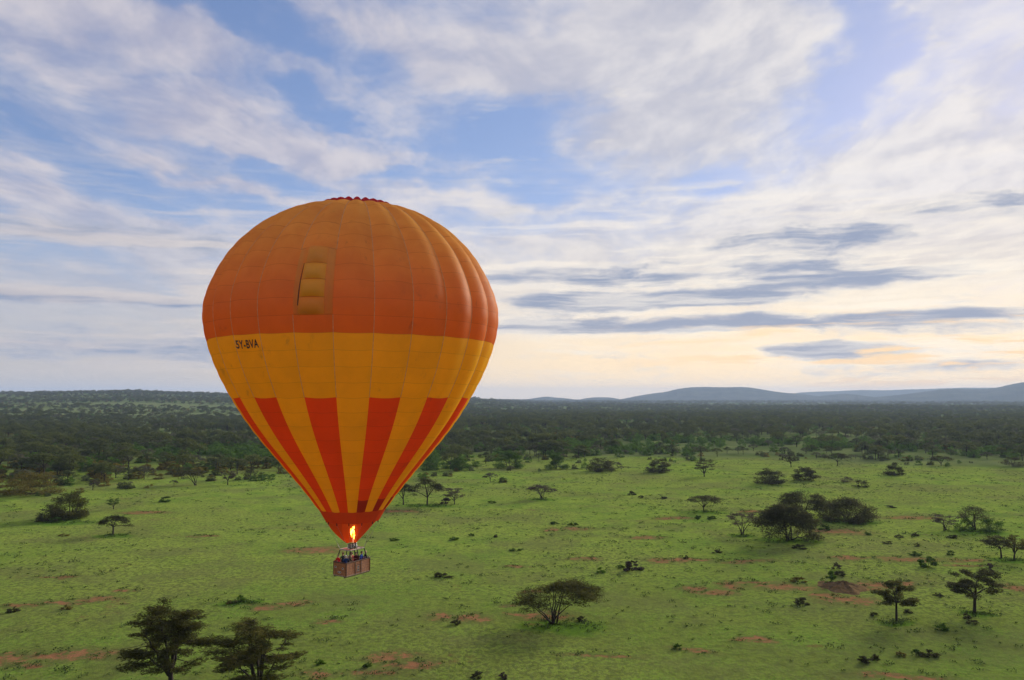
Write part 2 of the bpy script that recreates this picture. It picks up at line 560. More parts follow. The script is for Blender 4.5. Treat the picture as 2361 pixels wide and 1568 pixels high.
scrub = T.mix(T.ramp(field_q, 1.3, 0.6), scrub, T.mix(n_big, (0.13, 0.175, 0.060), (0.17, 0.20, 0.08)))
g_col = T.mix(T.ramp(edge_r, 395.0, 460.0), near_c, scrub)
bmp = T.n('ShaderNodeBump')
bmp.inputs['Strength'].default_value = 0.9
bmp.inputs['Distance'].default_value = 0.22
T.put(bmp.inputs['Height'], T.math('ADD', T.math('MULTIPLY', n_small, 1.0), T.math('MULTIPLY', n_fine, 0.4)))
gb = T.n('ShaderNodeBsdfDiffuse')
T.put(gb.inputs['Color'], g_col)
T.link(bmp.outputs[0], gb.inputs['Normal'])
T.link(gb.outputs[0], T.n('ShaderNodeOutputMaterial').inputs[0])
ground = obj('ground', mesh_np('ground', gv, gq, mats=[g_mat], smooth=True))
tag(ground, kind='structure')

# ---------------------------------------------------------------- far hills
hill_mat, T = material('wooded_hill')
hp = T.n('ShaderNodeNewGeometry').outputs['Position']
hb = T.n('ShaderNodeBsdfDiffuse')
T.put(hb.inputs['Color'], T.mix(T.ramp(T.noise(hp, 0.006, 6.0, 0.65), 0.35, 0.7), (0.035, 0.050, 0.025), (0.075, 0.085, 0.045)))
T.link(hb.outputs[0], T.n('ShaderNodeOutputMaterial').inputs[0])
HILLS = [  # distance, depth and skyline on the survey print
    (9000, 900, [(1195, 925), (1225, 919), (1260, 914), (1283, 917), (1300, 918), (1335, 922), (1350, 918), (1375, 916), (1400, 916), (1418, 918), (1440, 923), (1470, 926)]),
    (8600, 1300, [(1400, 926), (1440, 919), (1480, 911), (1520, 905), (1533, 905), (1552, 899), (1580, 894), (1610, 892), (1650, 893), (1680, 893), (1710, 892), (1740, 895),
                  (1775, 901), (1810, 906), (1845, 908), (1875, 912), (1910, 916), (1960, 921), (2010, 926)]),
    (11500, 1500, [(1780, 925), (1830, 906), (1880, 903), (1930, 902), (1985, 899), (2040, 900), (2100, 898), (2160, 896), (2230, 894), (2300, 894), (2400, 895), (2500, 897), (2620, 926)]),
    (8200, 800, [(1840, 926), (1880, 914), (1920, 910), (1945, 908), (1975, 910), (2010, 915), (2050, 922), (2080, 927)]),
    (8000, 1300, [(1920, 927), (1985, 918), (2050, 913), (2110, 906), (2160, 899), (2200, 896), (2245, 898), (2285, 897), (2315, 890), (2340, 884), (2361, 881), (2400, 879), (2470, 884), (2560, 900), (2640, 927)]),
]
hrng = np.random.default_rng(4)
for dist_h, depth, sky_line in HILLS:
    xs = np.linspace(sky_line[0][0], sky_line[-1][0], 140)
    ys = np.interp(xs, [p[0] for p in sky_line], [p[1] for p in sky_line])
    ys = np.convolve(np.pad(ys, 3, mode='edge'), np.ones(7) / 7, 'valid')
    vv = np.linspace(-1, 1, 33)
    V = []
    ph = hrng.uniform(0, 6, 4)
    for k, (x, y) in enumerate(zip(xs, ys)):
        a, e = azel(x, y)
        top = max(CAM_H + dist_h * math.tan(e), -1.0)
        for v in vv:
            r = dist_h + v * depth
            fall = (math.cos(v * math.pi / 2)) ** 1.15
            gul = 1 + 0.10 * math.sin(k * 0.31 + ph[0] + 3 * v) * abs(v) + 0.07 * math.sin(k * 0.83 + ph[1]) * abs(v)
            V.append((math.sin(a) * r, math.cos(a) * r, -4 + (top + 4) * fall * gul + 1.6 * math.sin(k * 1.9 + v * 9)))
    m = len(vv)
    ii = np.arange(len(xs) - 1)[:, None] * m + np.arange(m - 1)[None, :]
    q = np.stack([ii, ii + 1, ii + m + 1, ii + m], -1).reshape(-1, 4)
    tag(obj('hill', mesh_np('hill', V, q, mats=[hill_mat], smooth=True)), kind='structure')

# ---------------------------------------------------------------- air
haze_mat, T = material('morning_haze')
hv = T.n('ShaderNodeVolumePrincipled')
hv.inputs['Color'].default_value = (0.54, 0.71, 1.0, 1)
hv.inputs['Density'].default_value = 0.00007
hv.inputs['Anisotropy'].default_value = 0.15
T.link(hv.outputs[0], T.n('ShaderNodeOutputMaterial').inputs['Volume'])
bm = bmesh.new()
add_box(bm, (0, 0, 117), (36000, 36000, 266))
tag(bm_obj('haze', bm, haze_mat), kind='stuff')

# ================================================================ the balloon
BX, BY = -14.48, 70.8
BD = math.hypot(BX, BY)
FACE = math.atan2(-BY, -BX)                       # world angle of the side that faces the camera
NG = 26
GW = 2 * math.pi / NG
PH0 = R(-7.6)                                     # seams lie at PH0 + k * GW from the facing side
PROF = np.array([(3.57, 49.47), (5.41, 49.03), (6.82, 48.42), (8.18, 47.55), (9.24, 46.67), (10.42, 45.45), (11.28, 44.33), (11.99, 43.07), (12.56, 41.75),
                 (12.92, 40.65), (13.06, 39.86), (13.02, 38.69), (12.82, 37.53), (12.47, 36.17), (11.91, 34.63), (11.39, 33.47), (10.65, 32.11), (9.85, 30.74),
                 (8.90, 29.37), (7.84, 28.0), (6.84, 26.82), (5.68, 25.44), (4.54, 24.06), (3.63, 22.88), (2.66, 21.51), (1.90, 20.42), (1.40, 19.7)])
_s = np.concatenate([[0], np.cumsum(np.hypot(*np.diff(PROF, axis=0).T))])
SS = np.linspace(0, _s[-1], 400)
_r = np.interp(SS, _s, PROF[:, 0])
_z = np.interp(SS, _s, PROF[:, 1])
for _ in range(3):                                # fair the measured profile
    _r[1:-1] = np.convolve(np.pad(_r, 7, mode='reflect', reflect_type='odd'), np.ones(15) / 15, 'valid')[1:-1]
    _z[1:-1] = np.convolve(np.pad(_z, 7, mode='reflect', reflect_type='odd'), np.ones(15) / 15, 'valid')[1:-1]


def rz(s):
    return np.interp(s, SS, _r), np.interp(s, SS, _z)


def s_of_row(y):
    """arc length of the point on the facing side seen at print row y"""
    e = azel(806, y)[1]
    f = (_z - CAM_H) - np.tan(e) * (BD - _r)
    k = np.where(f[:-1] * f[1:] <= 0)[0]
    k = k[-1] if len(k) else 0
    t = f[k] / (f[k] - f[k + 1])
    return SS[k] + t * (SS[k + 1] - SS[k])


ROWS = [518, 545, 574.5, 611.4, 647, 685.9, 725.5, 766.1, 805.8, 844, 880.6, 916, 950, 982, 1014, 1042.6, 1072, 1100, 1128.6, 1155, 1182]
S_B = [s_of_row(y) for y in ROWS]
S_B = [0.0] + list(np.linspace(0, S_B[0], 3)[1:-1]) + S_B
NP = len(S_B) - 1                                  # panels in one gore
ROW_YELLOW = S_B.index(s_of_row(766.1))
ROW_STRIPE = S_B.index(s_of_row(916))


def fabric(name, col, col_top, through=0.60):
    """thin coated cloth: some of the light comes through it, seams are doubled and darker, colour blends to a separate top tone with height"""
    m, T = material(name)
    p = T.n('ShaderNodeNewGeometry').outputs['Position']
    z = T.sep(p)[2]
    uv = T.n('ShaderNodeUVMap').outputs[0]
    u, v, _ = T.sep(uv)
    c = T.mix(T.ramp(z, 37.0, 48.5), col, col_top)
    rnd = T.n('ShaderNodeObjectInfo').outputs['Random']
    c = T.mix(T.ramp(rnd, 0.0, 1.0, 0.0, 0.13, False), c, tuple(x * 0.45 for x in col))
    n = T.noise(p, 0.55, 5.0, 0.6)
    c = T.mix(T.ramp(n, 0.35, 0.7, 0.0, 0.22), c, tuple(x * 0.62 for x in col))
    st = T.noise(T.vmath('MULTIPLY', p, (1.0, 1.0, 0.55)), 0.9, 6.0, 0.68)
    where = T.noise(p, 0.16, 2.0, 0.5)
    c = T.mix(T.math('MULTIPLY', T.ramp(st, 0.56, 0.74, 0.0, 0.40), T.ramp(where, 0.50, 0.62)), c, (0.10, 0.055, 0.03))
    sv = T.math('MINIMUM', v, T.math('SUBTRACT', 1.0, v))
    c = T.mix(T.ramp(sv, 0.022, 0.008, 0.0, 0.34), c, tuple(x * 0.35 for x in col))
    d = T.n('ShaderNodeBsdfDiffuse')
    t = T.n('ShaderNodeBsdfTranslucent')
    g = T.n('ShaderNodeBsdfGlossy')
    g.inputs['Roughness'].default_value = 0.55
    g.inputs['Color'].default_value = (0.6, 0.6, 0.6, 1)
    bp = T.n('ShaderNodeBump')
    bp.inputs['Strength'].default_value = 0.25
    bp.inputs['Distance'].default_value = 0.05
    T.put(bp.inputs['Height'], T.noise(T.vmath('MULTIPLY', p, (1, 1, 0.6)), 2.2, 4.0, 0.55))
    T.put(d.inputs[0], c)
    T.put(t.inputs[0], c)
    for s in (d, t, g):
        T.link(bp.outputs[0], s.inputs['Normal'])
    a = T.n('ShaderNodeMixShader')
    a.inputs[0].default_value = through
    T.link(d.outputs[0], a.inputs[1])
    T.link(t.outputs[0], a.inputs[2])
    b = T.n('ShaderNodeMixShader')
    b.inputs[0].default_value = 0.035
    T.link(a.outputs[0], b.inputs[1])
    T.link(g.outputs[0], b.inputs[2])
    T.link(b.outputs[0], T.n('ShaderNodeOutputMaterial').inputs[0])
    return m


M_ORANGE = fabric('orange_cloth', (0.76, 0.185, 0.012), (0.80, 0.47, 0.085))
M_YELLOW = fabric('yellow_cloth', (0.97, 0.56, 0.004), (0.97, 0.56, 0.01))
M_RED = fabric('red_cloth', (0.84, 0.085, 0.004), (0.84, 0.085, 0.004))
M_DARKRED = fabric('dark_red_cloth', (0.42, 0.020, 0.006), (0.42, 0.020, 0.006), 0.3)
M_CRIMSON = fabric('crimson_cloth', (0.46, 0.022, 0.035), (0.46, 0.022, 0.035))
M_SKIRT = fabric('brick_red_heat_cloth', (0.62, 0.070, 0.008), (0.62, 0.070, 0.008), 0.50)
M_SCOOP = fabric('orange_red_heat_cloth', (0.74, 0.115, 0.012), (0.74, 0.115, 0.012), 0.45)
M_TAPE = plain('pale_load_tape', (0.55, 0.37, 0.17), 0.8, 0.25, 3.0)
M_BLACK = plain('gap_and_loop_black', (0.035, 0.02, 0.015), 0.9)


def bulge(s):
    r, _ = rz(s)
    return 0.40 * r / 13.0 * (0.55 + 0.45 * sstep(32.0 - s, 9.0, 20.0))


def surf(phi, s, out=0.0):
    """point on the envelope, balloon axis at the origin, phi from the facing side, including the belly of each gore"""
    t = ((phi - PH0) / GW) % 1.0
    r, z = rz(s)
    ds = 0.05
    r2, z2 = rz(s + ds)
    r1, z1 = rz(s - ds)
    tx, tz = r2 - r1, z2 - z1
    L = np.hypot(tx, tz) + 1e-9
    nr, nz = -tz / L, tx / L
    chord = np.cos(GW / 2) / np.cos((t - 0.5) * GW)
    base = (r - 0.10 * r / 13.0) * (0.35 + 0.65 * chord)
    b = bulge(s) * np.sin(np.pi * t) + out
    rr = base + nr * b
    a = FACE + phi
    return np.stack([rr * np.cos(a), rr * np.sin(a), z + nz * b], -1)


def panel_mesh(row, nu=9, nv=5, phi0=PH0):
    """one cloth panel of a gore whose left seam is at phi0"""
    u = np.linspace(0, 1, nu)
    v = np.linspace(0, 1, nv)
    U, Vv = np.meshgrid(u, v)
    s = S_B[row] + Vv * (S_B[row + 1] - S_B[row])
    puff = 0.035 * np.sin(np.pi * Vv) * np.sin(np.pi * U)
    eps = 1e-5
    P = surf(phi0 + np.clip(U, eps, 1 - eps) * GW, s, puff)
    ii = np.arange(nv - 1)[:, None] * nu + np.arange(nu - 1)[None, :]
    q = np.stack([ii, ii + nu, ii + nu + 1, ii + 1], -1).reshape(-1, 4)
    return P.reshape(-1, 3), q, np.stack([U, Vv], -1).reshape(-1, 2)


def set_uv(me, uv):
    lay = me.uv_layers.new(name='UVMap')
    idx = np.zeros(len(me.loops), np.int32)
    me.loops.foreach_get('vertex_index', idx)
    lay.data.foreach_set('uv', np.asarray(uv, np.float32)[idx].ravel())


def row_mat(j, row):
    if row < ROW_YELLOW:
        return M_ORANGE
    if row < ROW_STRIPE or j % 2 == 0:
        return M_YELLOW
    if row == NP - 1 and 0 < j < 6:
        return M_DARKRED
    return M_RED


balloon = empty('hot_air_balloon', (BX, BY, 0))
tag(balloon, 'huge orange and yellow hot air balloon with red striped base and wicker basket, flame burning', 'hot air balloon')
panel_me = []
for row in range(NP):
    P, q, uv = panel_mesh(row)
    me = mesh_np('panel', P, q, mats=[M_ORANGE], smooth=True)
    set_uv(me, uv)
    panel_me.append(me)
for j in range(-6, 20):
    if j <= 6:                                     # the gores in view: each panel is a piece of its own
        g = empty('gore', parent=balloon)
        for row in range(NP):
            o = obj('panel', panel_me[row], g)
            o.rotation_euler = (0, 0, j * GW)
            o.material_slots[0].link = 'OBJECT'
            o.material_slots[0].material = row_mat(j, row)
    else:                                          # gores on the far side
        Vs, Qs, Us, mi, n = [], [], [], [], 0
        mats = [M_ORANGE, M_YELLOW, M_RED, M_DARKRED]
        for row in range(NP):
            P, q, uv = panel_mesh(row)
            c, s = math.cos(j * GW), math.sin(j * GW)
            P = np.stack([P[:, 0] * c - P[:, 1] * s, P[:, 0] * s + P[:, 1] * c, P[:, 2]], -1)
            Vs.append(P); Qs.append(q + n); Us.append(uv); n += len(P)
            mi += [mats.index(row_mat(j if j < 13 else j - 26, row))] * len(q)
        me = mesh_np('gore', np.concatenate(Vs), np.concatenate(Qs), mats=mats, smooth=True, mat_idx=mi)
        set_uv(me, np.concatenate(Us))
        obj('gore', me, balloon)

# load tapes along the seams, broken where the turning vent is let in
VENT_R0, VENT_R1 = S_B.index(s_of_row(574.5)), S_B.index(s_of_row(725.5))


def tape_mesh(s0, s1):
    s = np.linspace(s0, s1, max(4, int((s1 - s0) / 0.5)))
    r, z = rz(s)
    hw = 0.022
    Vt = []
    for da, out in ((-1, 0.004), (-0.8, 0.02), (0.8, 0.02), (1, 0.004)):
        a = da * hw / r
        P = surf(np.full_like(s, PH0 + 1e-6), s, out)
        ca, sa = np.cos(a), np.sin(a)
        Vt.append(np.stack([P[:, 0] * ca - P[:, 1] * sa, P[:, 0] * sa + P[:, 1] * ca, P[:, 2]], -1))
    Vt = np.stack(Vt, 1)
    n = len(s)
    ii = np.arange(n - 1)[:, None] * 4 + np.arange(3)[None, :]
    q = np.stack([ii, ii + 4, ii + 5, ii + 1], -1).reshape(-1, 4)
    return mesh_np('load_tape', Vt.reshape(-1, 3), q, mats=[M_TAPE], smooth=False)


tape_all = tape_mesh(0.05, S_B[ROW_STRIPE])
tape_top = tape_mesh(0.05, S_B[VENT_R0])
tape_low = tape_mesh(S_B[VENT_R1], S_B[ROW_STRIPE])
for j in range(NG):
    for me in ((tape_top, tape_low) if j in (0, NG - 1) else (tape_all,)):
        o = obj('load_tape', me, balloon)
        o.rotation_euler = (0, 0, j * GW)

# turning vent: four puffed flaps with a dark slit beside them
vent = empty('turning_vent', parent=balloon)
pv = PH0 - GW


def patch_on(phi_a, phi_b, s_a, s_b, lift, nu=9, nv=6, close=True):
    u = np.linspace(0, 1, nu)
    v = np.linspace(0, 1, nv)
    U, Vv = np.meshgrid(u, v)
    pa = phi_a(Vv) if callable(phi_a) else phi_a
    pb = phi_b(Vv) if callable(phi_b) else phi_b
    P = surf(pa + (pb - pa) * U, s_a + Vv * (s_b - s_a), lift(U, Vv))
    ii = np.arange(nv - 1)[:, None] * nu + np.arange(nu - 1)[None, :]
    q = np.stack([ii, ii + nu, ii + nu + 1, ii + 1], -1).reshape(-1, 4)
    return P.reshape(-1, 3), q, np.stack([U, Vv], -1).reshape(-1, 2)


M_FLAP = fabric('amber_cloth', (0.88, 0.30, 0.014), (0.88, 0.41, 0.05), 0.12)
M_FLAP2 = fabric('light_orange_cloth', (0.84, 0.225, 0.014), (0.84, 0.36, 0.055), 0.12)
M_FRAME = fabric('vent_band_cloth', (0.84, 0.185, 0.014), (0.84, 0.42, 0.075), 0.15)
for k in range(4):
    r0 = VENT_R0 + k
    lo = 0.25 - 0.025 * k
    hi = 0.80
    P, q, uv = patch_on(pv + lo * GW if k < 3 else (lambda v: pv + GW * (0.175 - 0.035 * v)), pv + hi * GW, S_B[r0] + 0.015, S_B[r0 + 1] - 0.015,
                        lambda U, V: 0.03 + 0.30 * (np.clip(np.sin(np.pi * V), 0, 1) ** 0.5) * (np.clip(np.sin(np.pi * U), 0, 1) ** 0.45))
    me = mesh_np('flap', P, q, mats=[M_FLAP if k in (1, 2) else M_FLAP2], smooth=True)
    set_uv(me, uv)
    obj('flap', me, vent)
for (pa, pb) in ((0.02, 0.17), (0.82, 0.99)):
    P, q, uv = patch_on(pv + pa * GW, pv + pb * GW, S_B[VENT_R0], S_B[VENT_R1], lambda U, V: 0.03 + 0 * U, 4, 24)
    me = mesh_np('side_band', P, q, mats=[M_FRAME], smooth=True)
    set_uv(me, uv * np.array([1.0, 1.0]))
    obj('side_band', me, vent)
P, q, uv = patch_on(lambda v: pv + GW * (0.215 - 0.075 * v), lambda v: pv + GW * (0.230 - 0.056 * v), S_B[VENT_R0 + 1], S_B[VENT_R1] - 0.7, lambda U, V: 0.05 + 0 * U, 3, 20)
obj('slit', mesh_np('slit', P, q, mats=[M_BLACK], smooth=True), vent)  # flat black strip on the cloth, painted in for the shade inside the gap

# crown: red parachute valve whose lobes belly up above the rim
valve = empty('parachute_valve', parent=balloon)
u = np.linspace(0, 1, 9)
rr = np.array([0.0, 0.8, 1.6, 2.3, 2.8, 3.15, 3.4, 3.53, 3.585])
zz = np.array([50.62, 50.60, 50.55, 50.47, 50.38, 50.30, 50.20, 50.13, 50.06]) - 0.58
am = np.array([0.0, 0.05, 0.13, 0.21, 0.27, 0.31, 0.30, 0.22, 0.04])
V, n = [], len(u)
for r_, z_, a_ in zip(rr, zz, am):
    for t in u:
        a = FACE + PH0 + t * GW
        V.append((r_ * math.cos(a), r_ * math.sin(a), z_ + a_ * math.sin(math.pi * t) ** 0.8))
ii = np.arange(len(rr) - 1)[:, None] * n + np.arange(n - 1)[None, :]
q = np.stack([ii, ii + n, ii + n + 1, ii + 1], -1).reshape(-1, 4)
lobe = mesh_np('lobe', V, q, mats=[M_CRIMSON], smooth=True)
set_uv(lobe, np.full((len(V), 2), 0.5))
for j in range(NG):
    o = obj('lobe', lobe, valve)
    o.rotation_euler = (0, 0, j * GW)

# registration letters on the yellow band
fc = bpy.data.curves.new('letters', 'FONT')
fc.body = '5Y-BVA'
fc.size = 1.0
fc.offset = 0.026
fc.space_character = 1.12
fo = bpy.data.objects.new('letters', fc)
COL.objects.link(fo)
bpy.context.view_layer.update()
tm = bpy.data.meshes.new_from_object(fo.evaluated_get(bpy.context.evaluated_depsgraph_get()))
bpy.data.objects.remove(fo)
bmt = bmesh.new()
bmt.from_mesh(tm)
bmesh.ops.triangulate(bmt, faces=bmt.faces[:])
for _ in range(2):
    bmesh.ops.subdivide_edges(bmt, edges=[e for e in bmt.edges if e.calc_length() > 0.12], cuts=1)
    bmesh.ops.triangulate(bmt, faces=bmt.faces[:])
co = np.array([v.co[:] for v in bmt.verts])
x0, x1 = co[:, 0].min(), co[:, 0].max()
y0, y1 = co[:, 1].min(), co[:, 1].max()
s_top, s_bot = s_of_row(778.0), s_of_row(798.0)
pj = PH0 - 3 * GW
for v in bmt.verts:
    fx = (v.co.x - x0) / (x1 - x0)
    fy = (v.co.y - y0) / (y1 - y0)
    v.co = Vector(surf(np.array(pj + (0.10 + 0.84 * fx ** 0.72) * GW), np.array(s_bot + (s_top - s_bot) * fy), 0.10))
M_INK = plain('dark_green_ink', (0.018, 0.032, 0.028), 0.7)
bm_obj('registration_lettering', bmt, M_INK, balloon)

# skirt of heat resistant cloth below the stripes
S_END = S_B[-1]
r_b, z_b = [float(x) for x in rz(S_END)]
SK_H = 1.12
r_k, z_k = r_b - 0.62 * SK_H, z_b - SK_H
skirt = empty('skirt', parent=balloon)
u = np.linspace(0, 1, 6)
v = np.linspace(0, 1, 5)
V = []
for b in v:
    for a in u:
        r_ = r_b + (r_k - r_b) * b - 0.01 + 0.05 * math.sin(math.pi * a) * b
        an = FACE + PH0 + a * GW
        V.append((r_ * math.cos(an), r_ * math.sin(an), z_b + 0.02 + (z_k - z_b) * b))
n = len(u)
ii = np.arange(len(v) - 1)[:, None] * n + np.arange(n - 1)[None, :]
q = np.stack([ii, ii + n, ii + n + 1, ii + 1], -1).reshape(-1, 4)
sk_me = mesh_np('skirt_panel', V, q, mats=[M_SKIRT], smooth=True)
set_uv(sk_me, np.array([(0.5, a * 0.9 + 0.05) for a in v for _ in u]))
for j in range(NG):
    o = obj('skirt_panel', sk_me, skirt)
    o.rotation_euler = (0, 0, j * GW)
tb = Tubes()
for j in range(0, NG, 2):
    an = FACE + PH0 + j * GW
    c, s = math.cos(an), math.sin(an)
    tb.add([(r_k * c, r_k * s, z_k + 0.08), ((r_k - 0.02) * c, (r_k - 0.02) * s, z_k - 0.16)], 0.045, 5)
tb.obj('karabiner_loops', M_BLACK, skirt)

# scoop: apron that wraps the far side of the mouth and runs down to the burner
FR_Z = 18.42                                       # top of the burner frame
V, UV = [], []
nu_, nv_ = 49, 12
for b in np.linspace(0, 1, nv_):
    for a in np.linspace(0, 1, nu_):
        ph = R(-52) - a * R(238)                    # from the left edge round the far side to the right edge
        low = 0.20 + 1.88 * float(sstep(a, -0.02, 0.16)) * float(sstep(1 - a, -0.03, 0.16))
        r_ = r_k + (0.36 + 0.75 * (1 - float(sstep(a, 0, 0.22))) - r_k) * b + 0.20 * math.sin(math.pi * b) * (1 - float(sstep(a, 0.62, 1.0)))
        an = FACE + ph
        V.append((r_ * math.cos(an), r_ * math.sin(an), z_k + 0.03 - low * b))
        UV.append((a, 0.1 + 0.8 * b))
ii = np.arange(nv_ - 1)[:, None] * nu_ + np.arange(nu_ - 1)[None, :]
q = np.stack([ii, ii + nu_, ii + nu_ + 1, ii + 1], -1).reshape(-1, 4)
me = mesh_np('scoop', V, q, mats=[M_SCOOP], smooth=True)
set_uv(me, UV)
obj('scoop', me, balloon)

# ---- basket, frame, burner
BL, BW, BH = 3.0, 1.55, 1.18
RIM_Z = 17.40
FLOOR_Z = RIM_Z - BH
rotB = Matrix.Rotation(R(45) + math.atan2(-BX, BY), 3, 'Z')


def bpt(x, y, z):
    """basket coordinates: x along the long side, y across it away from the camera"""
    v = rotB @ Vector((x, y, 0))
    return Vector((v.x, v.y, z))


def wicker():
    m, T = material('brown_wicker')
    tc = T.n('ShaderNodeTexCoord').outputs['Object']
    x, y, z = T.sep(tc)
    h = T.math('ADD', x, y)
    row = T.math('MULTIPLY', z, 22.0)
    stake = T.math('MULTIPLY', h, 9.0)
    alt = T.math('MULTIPLY', T.math('FLOOR', row), 0.5)
    wv = T.math('SINE', T.math('MULTIPLY', T.math('ADD', stake, alt), 2 * math.pi))
    rw = T.math('ABSOLUTE', T.math('SINE', T.math('MULTIPLY', row, math.pi)))
    hgt = T.math('ADD', T.math('MULTIPLY', wv, 0.4), rw)
    n = T.noise(tc, 5.0, 4.0, 0.6)
    c = T.mix(T.ramp(n, 0.3, 0.7), (0.30, 0.092, 0.028), (0.50, 0.175, 0.050))
    c = T.mix(T.ramp(hgt, 0.5, -0.2), c, (0.11, 0.045, 0.018))
    band = T.math('ABSOLUTE', T.math('SINE', T.math('MULTIPLY', z, 7.5)))
    c = T.mix(T.ramp(band, 0.16, 0.06, 0.0, 0.5), c, (0.09, 0.04, 0.02))
    b = T.n('ShaderNodeBsdfPrincipled')
    T.put(b.inputs['Base Color'], c)
    b.inputs['Roughness'].default_value = 0.7
    bp = T.n('ShaderNodeBump')
    bp.inputs['Strength'].default_value = 0.8
    bp.inputs['Distance'].default_value = 0.02
    T.put(bp.inputs['Height'], hgt)
    T.link(bp.outputs[0], b.inputs['Normal'])
    T.link(b.outputs[0], T.n('ShaderNodeOutputMaterial').inputs[0])
    return m


M_WICKER = wicker()
M_LEATHER = plain('brown_leather', (0.10, 0.045, 0.025), 0.55, 0.3, 8.0)
M_HIDE = plain('pale_hide', (0.30, 0.20, 0.13), 0.7, 0.3, 8.0)
M_POLE = plain('black_padding', (0.020, 0.018, 0.018), 0.7)
M_STEEL = plain('burner_steel', (0.35, 0.34, 0.33), 0.35, 0.3, 20.0, 0.9)
M_PAD = plain('white_frame_pad', (0.45, 0.38, 0.34), 0.7, 0.2, 3.0)
M_RUSTPAD = plain('red_frame_pad', (0.40, 0.10, 0.055), 0.7, 0.3, 4.0)
M_HOLE = plain('hole_dark', (0.008, 0.007, 0.006), 0.9)
M_TRIM = plain('pale_trim', (0.55, 0.50, 0.44), 0.6, 0.2, 20.0)
M_ROPE = plain('grey_rope', (0.16, 0.14, 0.12), 0.8)

basket = empty('basket', (0, 0, FLOOR_Z), parent=balloon)
basket.rotation_euler = (0, 0, rotB.to_euler().z)


def b_part(name, boxes, mat, bevel=0.0):
    b = bmesh.new()
    for c, s in boxes:
        add_box(b, c, s, None, bevel)
    return bm_obj(name, b, mat, basket)


th = 0.06
b_part('long_wall', [((0, -BW / 2, BH / 2), (BL, th, BH))], M_WICKER, 0.02)
b_part('long_wall', [((0, BW / 2, BH / 2), (BL, th, BH))], M_WICKER, 0.02)
b_part('end_wall', [((-BL / 2, 0, BH / 2), (th, BW - th - 0.004, BH - 0.004))], M_WICKER, 0.02)
b_part('end_wall', [((BL / 2, 0, BH / 2), (th, BW - th - 0.004, BH - 0.004))], M_WICKER, 0.02)
b_part('basket_floor', [((0, 0, 0.05), (BL - th - 0.01, BW - th - 0.01, 0.05))], M_LEATHER)
b_part('partition', [((-0.55, 0, 0.55), (0.04, BW - th - 0.01, 1.0)), ((0.55, 0, 0.55), (0.04, BW - th - 0.01, 1.0))], M_WICKER)
b_part('skid', [((0, -BW / 2 + 0.16, -0.05), (BL + 0.06, 0.09, 0.09))], M_LEATHER, 0.015)
b_part('skid', [((0, BW / 2 - 0.16, -0.05), (BL + 0.06, 0.09, 0.09))], M_LEATHER, 0.015)
b_part('hide_band', [((0, -BW / 2 - 0.004, 0.06), (BL + 0.03, th + 0.02, 0.13)), ((-BL / 2 - 0.004, 0, 0.06), (th + 0.02, BW + 0.03, 0.125))], M_HIDE, 0.02)
tb = Tubes()
c4 = [(-BL / 2, -BW / 2), (BL / 2, -BW / 2), (BL / 2, BW / 2), (-BL / 2, BW / 2)]
for k in range(4):
    a, b = c4[k], c4[(k + 1) % 4]
    tb.add([(*a, BH + 0.01), ((a[0] + b[0]) / 2, (a[1] + b[1]) / 2, BH + 0.01), (*b, BH + 0.01)], 0.055, 8)
tb.obj('padded_rim', M_LEATHER, basket)
for (hx, hz, n_) in ((0.48, 0.78, 1), (-0.42, 0.72, 1), (-0.02, 0.36, 2)):     # foot holes in the near end wall
    for q_ in range(n_):
        yy = -hx + (q_ - (n_ - 1) / 2) * 0.20
        f = b_part('foot_hole', [((-BL / 2 - 0.034, -yy, hz), (0.012, 0.13, 0.09))], M_HOLE)
        b = bmesh.new()
        for dz_ in (-0.06, 0.06):
            add_box(b, (-BL / 2 - 0.036, -yy, hz + dz_), (0.02, 0.19, 0.03))
        for dy_ in (-0.08, 0.08):
            add_box(b, (-BL / 2 - 0.036, -yy + dy_, hz), (0.02, 0.03, 0.088))
        bm_obj('hole_trim', b, M_TRIM, f)
for (hx, hz) in ((-0.02, 0.66), (-0.02, 0.40)):
    f = b_part('foot_hole', [((hx, -BW / 2 - 0.034, hz), (0.20, 0.012, 0.09))], M_HOLE)
    b = bmesh.new()
    for dz_ in (-0.062, 0.062):
        add_box(b, (hx, -BW / 2 - 0.036, hz + dz_), (0.30, 0.02, 0.03))
    bm_obj('hole_trim', b, M_TRIM, f)
for x_ in (-0.36, 0.34):
    tb = Tubes()
    tb.add([(x_, -BW / 2 - 0.045, BH), (x_, -BW / 2 - 0.05, 0.6), (x_ + 0.02, -BW / 2 - 0.045, 0.1)], 0.018, 6)
    tb.obj('rope', M_ROPE, basket)
tb = Tubes()
tb.add([(-0.36, -BW / 2 - 0.046, 0.88), (0.34, -BW / 2 - 0.046, 0.86)], 0.016, 6)
tb.add([(-0.36, -BW / 2 - 0.046, 0.26), (0.34, -BW / 2 - 0.046, 0.25)], 0.016, 6)
tb.obj('rope', M_ROPE, basket)
for x_ in (-BL / 2 + 0.03, BL / 2 - 0.03):
    for y_ in (-BW / 2, BW / 2):
        b_part('corner_post', [((x_, y_ * 1.012, BH / 2 + 0.01), (0.07, 0.09, BH - 0.03))], M_LEATHER, 0.02)

